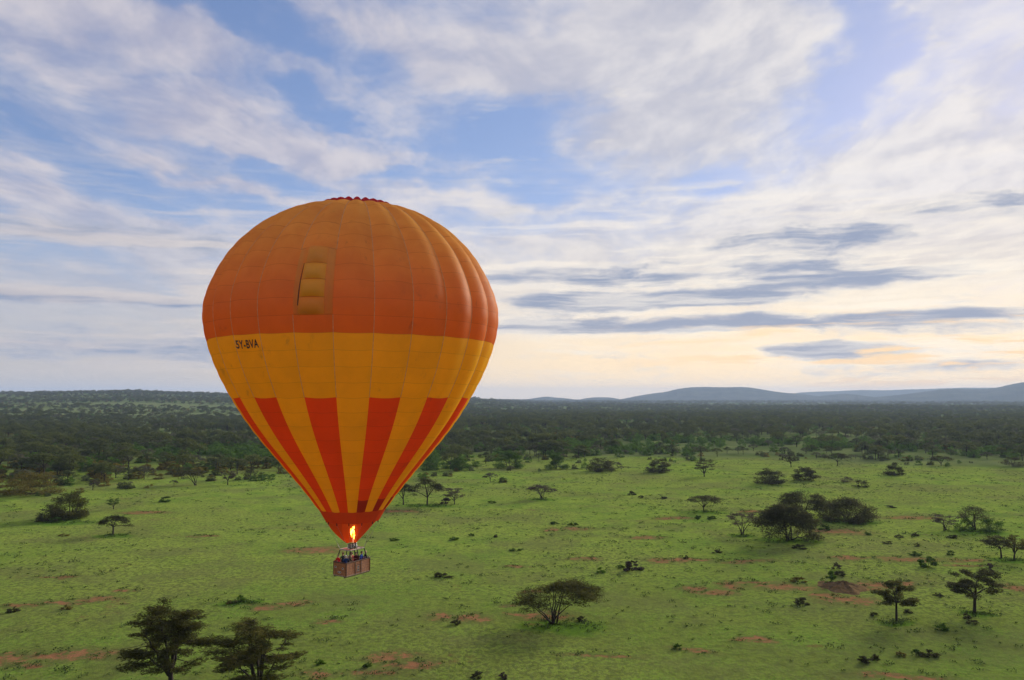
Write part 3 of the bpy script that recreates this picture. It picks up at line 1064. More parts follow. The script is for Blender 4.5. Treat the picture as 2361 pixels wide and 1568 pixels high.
# burner frame on padded poles
FL, FW = 1.75, 1.25
FZ = FR_Z - FLOOR_Z
frame = empty('burner_frame', (0, 0, FLOOR_Z), parent=balloon)
frame.rotation_euler = basket.rotation_euler
fc4 = [(-FL / 2, -FW / 2), (FL / 2, -FW / 2), (FL / 2, FW / 2), (-FL / 2, FW / 2)]
for k in range(4):
    a, b = fc4[k], fc4[(k + 1) % 4]
    tb = Tubes()
    tb.add([(*a, FZ), ((a[0] + b[0]) / 2, (a[1] + b[1]) / 2, FZ), (*b, FZ)], 0.055, 8)
    tb.obj('frame_tube', M_PAD, frame)
b = bmesh.new()
add_box(b, (-0.42, 0, FZ - 0.02), (0.60, FW - 0.12, 0.05), None, 0.015)
bm_obj('frame_pad', b, M_RUSTPAD, frame)
b = bmesh.new()
add_box(b, (0.52, 0, FZ - 0.02), (0.42, FW - 0.12, 0.05), None, 0.015)
bm_obj('frame_pad', b, M_PAD, frame)
tops = [(-FL / 2, -FW / 2), (0, -FW / 2), (FL / 2, -FW / 2), (FL / 2, FW / 2), (0, FW / 2), (-FL / 2, FW / 2)]
feet = [(-1.12, -BW / 2), (0.12, -BW / 2), (1.15, -BW / 2), (1.15, BW / 2), (0.0, BW / 2), (-1.12, BW / 2)]
for (a, b) in zip(tops, feet):
    tb = Tubes()
    tb.add([(*a, FZ - 0.03), ((a[0] + b[0]) / 2, (a[1] + b[1]) / 2, (FZ + BH) / 2), (*b, BH)], 0.042, 8)
    tb.obj('pole', M_POLE, frame)

burner = empty('burner', (0, 0, FR_Z), parent=balloon)
burner.rotation_euler = basket.rotation_euler
for x_ in (-0.30, 0.02, 0.34):
    can = empty('burner_can', (x_, 0.0, 0), parent=burner)
    tb = Tubes()
    tb.add([(0, 0, 0.02), (0, 0, 0.12), (0, 0, 0.30), (0, 0, 0.44)], [0.10, 0.15, 0.16, 0.155], 14)
    tb.obj('can', M_POLE, can)
    tb = Tubes()
    an = np.linspace(0, 8 * 2 * math.pi, 90)
    tb.add(np.stack([0.175 * np.cos(an), 0.175 * np.sin(an), 0.08 + 0.36 * an / an[-1]], -1), 0.013, 5)
    tb.obj('coil', M_STEEL, can)
b = bmesh.new()
add_box(b, (0, 0.0, 0.03), (1.1, 0.20, 0.09), None, 0.02)
add_box(b, (0.25, -0.24, 0.12), (0.24, 0.16, 0.22), None, 0.03)
add_box(b, (-0.22, -0.24, 0.08), (0.10, 0.30, 0.06), None, 0.02)
bm_obj('valve_block', b, M_STEEL, burner)

# suspension wires from the frame to the skirt
for j in range(0, NG, 2):
    an = FACE + PH0 + j * GW
    top = Vector((r_k * math.cos(an), r_k * math.sin(an), z_k - 0.14))
    best = min(fc4, key=lambda p: (bpt(*p, 0) - Vector((top.x, top.y, 0))).length)
    tb = Tubes()
    tb.add([tuple(top), tuple(bpt(*best, FR_Z))], 0.007, 4)
    tb.obj('suspension_wire', M_STEEL, balloon)

# flame: two ragged tongues that stand in the mouth
flame_m, T = material('propane_flame')
fp = T.n('ShaderNodeTexCoord').outputs['Object']
fe = T.n('ShaderNodeEmission')
fn = T.noise(T.vmath('MULTIPLY', fp, (1, 1, 0.5)), 4.5, 3.0, 0.6)
T.put(fe.inputs[0], T.mix(T.ramp(fn, 0.40, 0.62), (1.0, 0.13, 0.006), (1.0, 0.34, 0.04)))
T.put(fe.inputs[1], T.ramp(fn, 0.36, 0.66, 3.0, 18.0))
T.link(fe.outputs[0], T.n('ShaderNodeOutputMaterial').inputs[0])
flame = empty('flame', (0.06, -0.1, FR_Z + 0.62), parent=balloon)
frng = random.Random(11)
for (xo, h0, h1, w) in ((-0.11, 0.42, 1.30, 0.09), (0.11, 0.22, 1.36, 0.082), (0.0, 0.40, 0.86, 0.07)):
    b = bmesh.new()
    bmesh.ops.create_icosphere(b, subdivisions=4, radius=1.0)
    ph = [frng.uniform(0, 6) for _ in range(6)]
    for v in b.verts:
        t = (v.co.z + 1) / 2
        wob_x = 0.10 * math.sin(5 * t + ph[0]) + 0.05 * math.sin(11 * t + ph[1])
        ruf = 1 + 0.30 * math.sin(7 * v.co.x + 9 * t + ph[2]) * math.sin(6 * v.co.y + 12 * t + ph[3]) + 0.22 * math.sin(17 * t + ph[4] + 3 * v.co.x)
        wid = w * (0.45 + 0.75 * t) * ruf
        z = h0 + (h1 - h0) * t + 0.09 * math.sin(9 * v.co.x + ph[5])
        v.co = Vector((v.co.x * wid + xo + wob_x * t, v.co.y * wid, z))
    bm_obj('tongue', b, flame_m, flame, True)
tb = Tubes()
tb.add([(0.05, 0, -0.1), (0.03, 0, 0.2), (0.06, 0, 0.5)], [0.03, 0.045, 0.02], 8)
M_PILOT, T = material('pale_gas_jet')
pe = T.n('ShaderNodeEmission')
pe.inputs[0].default_value = (1.0, 0.45, 0.22, 1)
pe.inputs[1].default_value = 0.9
T.link(pe.outputs[0], T.n('ShaderNodeOutputMaterial').inputs[0])
tb.obj('gas_jet', M_PILOT, flame)

# ================================================================ people in the basket
def person_mesh(arm_l, arm_r, lean=0.0, turn=0.0, tall=1.72):
    """a standing adult as one skinned surface, facing +y; arms given as (elbow, wrist) points"""
    k = tall / 1.72
    Vp, Ed, Rd = [], [], []

    def add(p, r, par=None):
        Vp.append((p[0] * k, p[1] * k, p[2] * k))
        Rd.append((r[0] * k, r[1] * k) if isinstance(r, tuple) else (r * k, r * k))
        if par is not None:
            Ed.append((par, len(Vp) - 1))
        return len(Vp) - 1

    L = lean
    pel = add((0, 0, 0.95), (0.155, 0.115))
    wst = add((0, 0.02 * L, 1.10), (0.140, 0.105), pel)
    che = add((0, 0.10 * L, 1.30), (0.165, 0.115), wst)
    nec = add((0, 0.14 * L, 1.46), 0.060, che)
    tx, ty = math.sin(turn), math.cos(turn)
    hb = add((0.01 * tx, 0.15 * L + 0.01 * ty, 1.53), 0.062, nec)
    hm = add((0.02 * tx, 0.16 * L + 0.02 * ty, 1.61), (0.078, 0.090), hb)
    add((0.012 * tx, 0.16 * L + 0.012 * ty, 1.69), (0.066, 0.072), hm)
    add((0.125 * tx, 0.16 * L + 0.125 * ty, 1.598), 0.014, hm)          # nose
    for s, (elb, wri) in ((-1, arm_l), (1, arm_r)):
        sh = add((0.185 * s, 0.12 * L, 1.40), 0.062, che)
        e_ = add(elb, 0.045, sh)
        w_ = add(wri, 0.031, e_)
        d = (Vector(wri) - Vector(elb)).normalized()
        pa = Vector(wri) + d * 0.075
        p_ = add(tuple(pa), (0.040, 0.020), w_)
        side = d.cross(Vector((0, 0, 1)))
        side = side.normalized() if side.length > 0.1 else Vector((1, 0, 0))
        dn = Vector((0, 0, -1))
        for f, ln in ((-1.5, 0.06), (-0.5, 0.072), (0.5, 0.068), (1.5, 0.055)):   # fingers, bent at the knuckle
            a = add(tuple(pa + side * 0.019 * f + d * 0.045), 0.0095)
            b_ = add(tuple(pa + side * 0.021 * f + d * (0.045 + ln * 0.6) + dn * 0.012), 0.009, a)
            add(tuple(pa + side * 0.021 * f + d * (0.045 + ln * 0.9) + dn * 0.040), 0.008, b_)
        a = add(tuple(pa - d * 0.03 - side * s * 0.03), 0.011)                  # thumb leaves the side of the palm
        b_ = add(tuple(pa + d * 0.01 - side * s * 0.058), 0.010, a)
        add(tuple(pa + d * 0.045 - side * s * 0.062 + dn * 0.012), 0.009, b_)
    for s in (-1, 1):
        hp = add((0.09 * s, 0, 0.88), 0.095, pel)
        kn = add((0.10 * s, 0.03, 0.48), 0.062, hp)
        an_ = add((0.10 * s, 0.0, 0.09), 0.045, kn)
        add((0.11 * s, 0.14, 0.045), 0.040, an_)
    me = bpy.data.meshes.new('person')
    me.from_pydata(Vp, Ed, [])
    o = bpy.data.objects.new('person', me)
    COL.objects.link(o)
    sk = o.modifiers.new('skin', 'SKIN')
    sk.use_smooth_shade = True
    lay = me.skin_vertices[0].data
    for i_, r_ in enumerate(Rd):
        lay[i_].radius = r_
        lay[i_].use_root = False
    lay[0].use_root = True
    # loose finger chains need a root of their own
    seen = {0}
    adj = {}
    for a, b_ in Ed:
        adj.setdefault(a, []).append(b_)
        adj.setdefault(b_, []).append(a)
    stack = [0]
    while stack:
        c = stack.pop()
        for n_ in adj.get(c, []):
            if n_ not in seen:
                seen.add(n_)
                stack.append(n_)
    for i_ in range(len(Vp)):
        if i_ not in seen:
            lay[i_].use_root = True
            stack = [i_]
            seen.add(i_)
            while stack:
                c = stack.pop()
                for n_ in adj.get(c, []):
                    if n_ not in seen:
                        seen.add(n_)
                        stack.append(n_)
    o.modifiers.new('sub', 'SUBSURF').levels = 1
    bpy.context.view_layer.update()
    out = bpy.data.meshes.new_from_object(o.evaluated_get(bpy.context.evaluated_depsgraph_get()))
    bpy.data.objects.remove(o)
    return out, k, (hm, Vp[hm], tx, ty)


SKIN = plain('skin', (0.52, 0.29, 0.20), 0.6, 0.08)
SKIN2 = plain('tanned_skin', (0.36, 0.18, 0.11), 0.6, 0.08)
JEANS = plain('dark_trousers', (0.03, 0.035, 0.06), 0.8)
EYE = plain('eye_dark', (0.02, 0.015, 0.012), 0.3)
M_EYEBALL = EYE
HAIRS = {'black': plain('black_hair', (0.012, 0.010, 0.010), 0.5), 'blonde': plain('blonde_hair', (0.55, 0.40, 0.22), 0.6), 'brown': plain('brown_hair', (0.07, 0.035, 0.02), 0.6),
         'grey': plain('grey_hair', (0.42, 0.38, 0.33), 0.6), 'white': plain('white_cap_cloth', (0.72, 0.72, 0.74), 0.7), 'ginger': plain('light_brown_hair', (0.22, 0.10, 0.05), 0.6)}


def hair_obj(kind, head, k, tx, ty, parent, cap=False):
    b = bmesh.new()
    bmesh.ops.create_icosphere(b, subdivisions=3, radius=1.0)
    bmesh.ops.delete(b, geom=[v for v in b.verts if v.co.z < (-0.55 if v.co.y < 0.1 else 0.32)], context='VERTS')
    rt = Matrix.Rotation(-math.atan2(tx, ty), 3, 'Z')
    for v in b.verts:
        c = rt @ Vector((v.co.x * 0.105, v.co.y * 0.122 - 0.008, v.co.z * 0.112 + 0.022))
        v.co = Vector(head) + c * k
    if cap:
        add_box(b, Vector(head) + rt @ Vector((0, 0.13, 0.055)) * k, (0.13 * k, 0.09 * k, 0.012 * k), rt)
    return bm_obj('cap' if cap else 'hair', b, HAIRS[kind], parent, True)


def person(a, b, facing, jacket, hair, label, skin=SKIN, tall=1.72, lean=0.3, turn=0.0, arms='rest', cap=False):
    """stands in the basket a along the long side and b across, from the near corner"""
    x = -BL / 2 + 0.28 + a * (BL - 0.56)
    y = -BW / 2 + 0.26 + b * (BW - 0.52)
    if arms == 'rest':      # hands on the rim
        al, ar = ((-0.27, 0.12, 1.18), (-0.20, 0.33, 1.22)), ((0.27, 0.12, 1.18), (0.20, 0.33, 1.22))
    elif arms == 'camera':  # hands up in front of the face
        al, ar = ((-0.27, 0.18, 1.22), (-0.10, 0.30, 1.50)), ((0.27, 0.18, 1.22), (0.10, 0.30, 1.50))
    else:
        al, ar = ((-0.26, -0.02, 1.14), (-0.22, 0.10, 0.90)), ((0.27, 0.12, 1.18), (0.20, 0.33, 1.22))
    me, k, (hm, head, tx, ty) = person_mesh(al, ar, lean, turn, tall)
    me.materials.clear()
    for m in (jacket, skin, JEANS, M_POLE):
        me.materials.append(m)
    hands = [Vector(al[1]) * k, Vector(ar[1]) * k]
    for p in me.polygons:
        c = p.center
        p.use_smooth = True
        if c.z > 1.475 * k and abs(c.x) < 0.16:
            p.material_index = 1
        elif min((c - h).length for h in hands) < 0.15 * k and (c.z > 1.0 * k or arms == 'down') and any((c - h).dot((h - Vector((al[0] if h is hands[0] else ar[0])) * k)) > 0 for h in hands if (c - h).length < 0.15 * k):
            p.material_index = 1
        elif c.z < 0.12 * k:
            p.material_index = 3
        elif c.z < 0.92 * k:
            p.material_index = 2
    w = Vector((BX, BY, 0)) + bpt(x, y, FLOOR_Z + 0.078)
    o = obj('person', me, None, w)
    o.rotation_euler = (0, 0, facing)
    tag(o, label, 'person', 'passengers in the balloon basket')
    hair_obj(hair, head, k, tx, ty, o, cap)
    rt = Matrix.Rotation(-math.atan2(tx, ty), 3, 'Z')
    for s in (-1, 1):
        e_ = bmesh.new()
        bmesh.ops.create_icosphere(e_, subdivisions=1, radius=0.012)
        bm_obj('eye', e_, M_EYEBALL, o, True, Vector(head) + rt @ Vector((0.032 * s, 0.088, 0.012)) * k)
    return o


def cloth(name, c):
    return plain(name, c, 0.85, 0.22, 9.0)


RB = rotB.to_euler().z
OUT = RB + math.pi                 # facing out over the long near side
LEFT = RB + R(90)                  # facing out over the near end
person(0.02, 0.95, LEFT, cloth('red_jacket', (0.62, 0.018, 0.015)), 'ginger', 'person in bright red jacket at the left corner of the balloon basket', lean=0.6)
person(0.26, 0.98, R(60), cloth('dark_green_coat', (0.035, 0.04, 0.04)), 'ginger', 'person in dark coat with pinkish face behind the left basket pole', tall=1.80)
cam_person = person(0.06, 0.22, OUT + R(-35), cloth('navy_jacket', (0.020, 0.050, 0.16)), 'white', 'person in navy blue jacket and white cap at the front corner of the basket', arms='camera', cap=True, lean=0.5, tall=1.74)
person(0.26, 0.38, OUT, cloth('charcoal_coat', (0.03, 0.032, 0.032)), 'grey', 'grey-haired person in dark coat right behind the basket front corner', tall=1.60)
person(0.46, 0.55, OUT + R(30), cloth('tan_jacket', (0.38, 0.24, 0.12)), 'brown', 'person in tan jacket in the middle of the basket under the burner', SKIN2, tall=1.80, arms='down', lean=0.0)
person(0.64, 0.36, OUT + R(-20), cloth('maroon_jacket', (0.10, 0.014, 0.022)), 'black', 'dark-haired person in maroon jacket right of the basket middle', tall=1.76)
person(0.66, 0.85, RB, cloth('scarlet_anorak', (0.36, 0.02, 0.03)), 'brown', 'person in scarlet anorak at the far side of the basket behind the maroon jacket', tall=1.66)
person(0.80, 0.18, OUT + R(25), cloth('blue_jacket', (0.025, 0.08, 0.42)), 'black', 'black-haired person in bright blue jacket leaning on the right part of the basket', lean=0.7, tall=1.78)
person(0.99, 0.10, OUT + R(60), cloth('black_jacket', (0.022, 0.022, 0.024)), 'blonde', 'blonde person in black jacket at the right corner of the balloon basket', lean=0.5, tall=1.74)

# small camera held up by the person at the front corner
b = bmesh.new()
add_box(b, (0, 0, 0), (0.13, 0.06, 0.08), None, 0.01)
r_ = bmesh.ops.create_cone(b, cap_ends=True, segments=14, radius1=0.032, radius2=0.034, depth=0.07)
bmesh.ops.transform(b, matrix=Matrix.Translation((0, 0.06, 0)) @ Matrix.Rotation(R(90), 4, 'X'), verts=r_['verts'])
hc = bm_obj('handheld_camera', b, plain('silver_camera', (0.5, 0.5, 0.52), 0.4, 0.1))
hc.matrix_world = Matrix.Translation(cam_person.location) @ Matrix.Rotation(cam_person.rotation_euler.z, 4, 'Z') @ Matrix.Translation((0, 0.40, 1.585))
tag(hc, 'small silver camera held up by the person in navy jacket', 'camera')

# ================================================================ vegetation
def foliage(name, c0, c1, through=0.30, scale=0.9):
    """leaf cloth with lighter and darker clumps; every plant a little different"""
    m, T = material(name)
    p = T.n('ShaderNodeNewGeometry').outputs['Position']
    rnd = T.n('ShaderNodeObjectInfo').outputs['Random']
    n = T.noise(p, scale, 3.0, 0.6)
    c = T.mix(T.ramp(n, 0.34, 0.66), c0, c1)
    c = T.mix(T.ramp(rnd, 0.0, 1.0, 0.0, 0.55, False), c, tuple(0.62 * x for x in c0))
    d = T.n('ShaderNodeBsdfDiffuse')
    t = T.n('ShaderNodeBsdfTranslucent')
    T.put(d.inputs[0], c)
    T.put(t.inputs[0], c)
    a = T.n('ShaderNodeMixShader')
    a.inputs[0].default_value = through
    T.link(d.outputs[0], a.inputs[1])
    T.link(t.outputs[0], a.inputs[2])
    T.link(a.outputs[0], T.n('ShaderNodeOutputMaterial').inputs[0])
    return m


BARK = plain('dark_bark', (0.030, 0.022, 0.016), 0.9, 0.35, 2.0)
F_OLIVE = foliage('olive_acacia_leaf', (0.056, 0.062, 0.020), (0.145, 0.142, 0.040))
F_DARK = foliage('dark_acacia_leaf', (0.050, 0.055, 0.024), (0.118, 0.114, 0.050))
F_GREY = foliage('grey_brown_twigs', (0.075, 0.064, 0.048), (0.140, 0.115, 0.085))
F_GREEN = foliage('green_leaf', (0.055, 0.110, 0.020), (0.115, 0.200, 0.036))
F_BRIGHT = foliage('bright_green_leaf', (0.090, 0.180, 0.018), (0.150, 0.260, 0.032))
F_YELLOW = foliage('yellow_olive_leaf', (0.120, 0.105, 0.026), (0.210, 0.175, 0.045))
W_DARK = foliage('woodland_dark_leaf', (0.068, 0.090, 0.036), (0.140, 0.158, 0.062), 0.42)
W_OLIVE = foliage('woodland_olive_leaf', (0.078, 0.102, 0.030), (0.160, 0.178, 0.056), 0.42)
W_GREY = foliage('woodland_grey_leaf', (0.098, 0.104, 0.064), (0.178, 0.176, 0.106), 0.42)
W_GREEN = foliage('woodland_green_leaf', (0.075, 0.150, 0.026), (0.150, 0.260, 0.046), 0.42)
W_YELLOW = foliage('woodland_yellow_leaf', (0.150, 0.130, 0.030), (0.250, 0.210, 0.055), 0.42)
F_TUFT = foliage('weed_leaf', (0.046, 0.078, 0.022), (0.092, 0.130, 0.036))


def kites(P, axis, L, wd, rng):
    """one kite-shaped leaf spray for each point"""
    n = len(P)
    axis = axis / (np.linalg.norm(axis, axis=1)[:, None] + 1e-9)
    nr = rng.normal(size=(n, 3)) * np.array([0.7, 0.7, 0.7]) + np.array([0, 0, 0.8])
    side = np.cross(axis, nr)
    side /= np.linalg.norm(side, axis=1)[:, None] + 1e-9
    L = np.broadcast_to(L, (n,))[:, None]
    wd = np.broadcast_to(wd, (n,))[:, None]
    V = np.stack([P - axis * L * 0.5, P + side * wd * 0.5, P + axis * L * 0.5, P - side * wd * 0.5], 1).reshape(-1, 3)
    return V, np.arange(n * 4).reshape(-1, 4)


def bez(a, b, c, n=7):
    t = np.linspace(0, 1, n)[:, None]
    return (1 - t) ** 2 * np.asarray(a) + 2 * t * (1 - t) * np.asarray(b) + t ** 2 * np.asarray(c)


def grow(seed, H, Wd, style, n_leaf, leaf_len, fork=0.3, limbs=5, shift=(0, 0), tilt=0.0, depth=None, thick=1.0, pads=None, aspect=0.30, sides=6):
    """skeleton and leaves of one plant of height H and width Wd standing at the origin"""
    rng = np.random.default_rng(seed)
    Dp = depth or Wd * 0.9
    N = pads or {'umbrella': 46, 'dome': 60, 'layered': 50, 'clump': 40, 'vase': 34}[style]
    C, RAD = [], []
    for i in range(N):
        th = rng.uniform(0, 2 * math.pi)
        if style == 'umbrella':
            rho = math.sqrt(rng.uniform(0.0, 1.0)) * 0.92
            z = H * (0.92 - 0.36 * rho ** 2.2 + rng.normal() * 0.03 - (rng.uniform(0, 0.16) if rng.random() < 0.45 else 0))
            rad = (0.15 * Wd, 0.13 * Wd, 0.075 * H)
        elif style == 'dome':
            rho = math.sqrt(rng.uniform(0.02, 1.0)) * 0.92
            z = H * (0.10 + 0.82 * math.sqrt(max(0, 1 - rho ** 2.2)) - (rng.uniform(0.1, 0.5) if rng.random() < 0.4 else 0))
            z = max(z, 0.14 * H)
            rad = (0.15 * Wd, 0.14 * Wd, 0.10 * H)
        elif style == 'layered':
            t = rng.uniform(0, 1)
            zt = 0.34 + 0.60 * t
            env = np.interp(zt, [0.3, 0.5, 0.62, 0.80, 0.94], [0.78, 0.98, 0.92, 0.85, 0.42])
            rho = env * math.sqrt(rng.uniform(0.08, 1.0))
            z = H * (zt + 0.03 * rng.normal()) + 0.05 * H * (rho - 0.5)
            rad = (0.17 * Wd, 0.09 * Wd, 0.036 * H)
        elif style == 'vase':
            t = rng.uniform(0, 1)
            zt = 0.42 + 0.52 * t
            rho = np.interp(zt, [0.4, 0.6, 0.85, 0.95], [0.7, 0.95, 0.9, 0.5]) * math.sqrt(rng.uniform(0.1, 1.0))
            z = H * zt
            rad = (0.15 * Wd, 0.11 * Wd, 0.055 * H)
        else:
            u = rng.uniform(-0.35, 1)
            rho = math.sqrt(max(0, 1 - max(u, 0) ** 2)) * rng.uniform(0.45, 0.92)
            z = H * (0.12 + 0.80 * max(0.0, u) * rng.uniform(0.75, 1.0))
            rad = (0.16 * Wd, 0.15 * Wd, 0.12 * H)
        x, y = math.cos(th) * rho * Wd / 2, math.sin(th) * rho * Dp / 2
        z += tilt * x
        C.append((x + shift[0] * min(1, z / H), y + shift[1], z))
        RAD.append(np.array(rad) * rng.uniform(0.5, 1.35))
    C = np.array(C)
    RAD = np.array(RAD)
    lo = C[:, 2] > 0.0
    C, RAD = C[lo], RAD[lo]
    N = len(C)
    # wood
    tb = Tubes()
    r0 = 0.026 * H * thick + 0.03
    hf = fork * H
    stem_top = np.array([shift[0] * 0.15 + rng.normal() * 0.01 * H, rng.normal() * 0.01 * H, hf])
    paths = []
    if fork > 0.12:
        pth = bez((0, 0, -0.12), (rng.normal() * 0.02 * H, 0, hf * 0.5), stem_top, 6)
        tb.add(pth, np.linspace(r0 * 1.25, r0 * 0.85, 6), sides)
    order = np.argsort(np.arctan2(C[:, 1], C[:, 0]))
    picks = order[np.linspace(0, N - 1, limbs).astype(int)]
    for k in picks:
        e = C[k] * np.array([0.80, 0.80, 0.97])
        base = stem_top if fork > 0.12 else np.array([rng.normal() * 0.03 * Wd, rng.normal() * 0.03 * Wd, -0.1])
        mid = base + (e - base) * np.array([0.34, 0.34, 0.62]) + rng.normal(size=3) * 0.03 * H
        pth = bez(base, mid, e, 8)
        pth[1:-1] += rng.normal(size=(6, 3)) * 0.008 * H
        tb.add(pth, np.linspace(r0 * 0.72, r0 * 0.16, 8), sides)
        paths.append(pth)
    allp = np.concatenate([p[2:] for p in paths])
    for k in range(N):
        d = np.linalg.norm(allp - C[k], axis=1) + 0.6 * np.maximum(0, allp[:, 2] - C[k][2])
        a = allp[np.argmin(d)]
        tip = C[k] + (C[k] - a) * 0.18
        m = (a + tip) / 2 + rng.normal(size=3) * 0.02 * H + np.array([0, 0, 0.03 * H])
        tb.add(bez(a, m, tip, 5), np.linspace(r0 * 0.20, r0 * 0.05, 5), 4)
        if style in ('layered', 'umbrella', 'vase') and leaf_len < 0.5:
            for _ in range(2):
                off = rng.normal(size=3) * RAD[k] * np.array([0.7, 0.7, 0.4])
                tb.add(bez(m, (m + C[k]) / 2, C[k] + off, 4), np.linspace(r0 * 0.11, r0 * 0.04, 4), 3)
    # leaves
    vol = RAD[:, 0] * RAD[:, 1]
    cnt = np.maximum(3, (n_leaf * vol / vol.sum()).astype(int))
    P, A = [], []
    for k in range(N):
        n = cnt[k]
        s = rng.normal(size=(n, 3))
        s /= np.linalg.norm(s, axis=1)[:, None]
        s *= rng.uniform(0.05, 1, (n, 1)) ** 0.55
        out = C[k] * np.array([1, 1, 0]) + rng.normal(size=3) * 0.1
        out = out / (np.linalg.norm(out) + 1e-6)
        pr = np.array([-out[1], out[0], 0])
        up = np.array([0, 0, 1.0])
        pos_ = C[k] + s[:, :1] * RAD[k, 0] * (out + 0.12 * up) + s[:, 1:2] * RAD[k, 1] * pr + s[:, 2:3] * RAD[k, 2] * up
        if style in ('umbrella', 'dome'):
            pos_[:, 2] -= 0.10 * H * np.clip(s[:, 0], 0, 1) ** 2
        ax = out * (0.9 + 0.5 * s[:, :1]) + rng.normal(size=(n, 3)) * np.array([0.55, 0.55, 0.33]) + pr * s[:, 1:2] * 0.6
        P.append(pos_)
        A.append(ax)
    P = np.concatenate(P)
    A = np.concatenate(A)
    P[:, 2] = np.maximum(P[:, 2], 0.04)
    LL = leaf_len * rng.uniform(0.55, 1.5, len(P))
    lv, lq = kites(P, A, LL, LL * aspect, rng)
    return tb.arrays(), (lv, lq)


def plant(name, seed, loc, H, Wd, style, leaf_mat, n_leaf, leaf_len, label, cat, group=None, wood=('trunk', 'crown'), **kw):
    (wv, wq), (lv, lq) = grow(seed, H, Wd, style, n_leaf, leaf_len, **kw)
    root = empty(name, loc)
    tag(root, label, cat, group)
    obj(wood[0], mesh_np(wood[0], wv, wq, mats=[BARK], smooth=True), root)
    obj(wood[1], mesh_np(wood[1], lv, lq, mats=[leaf_mat]), root)
    return root


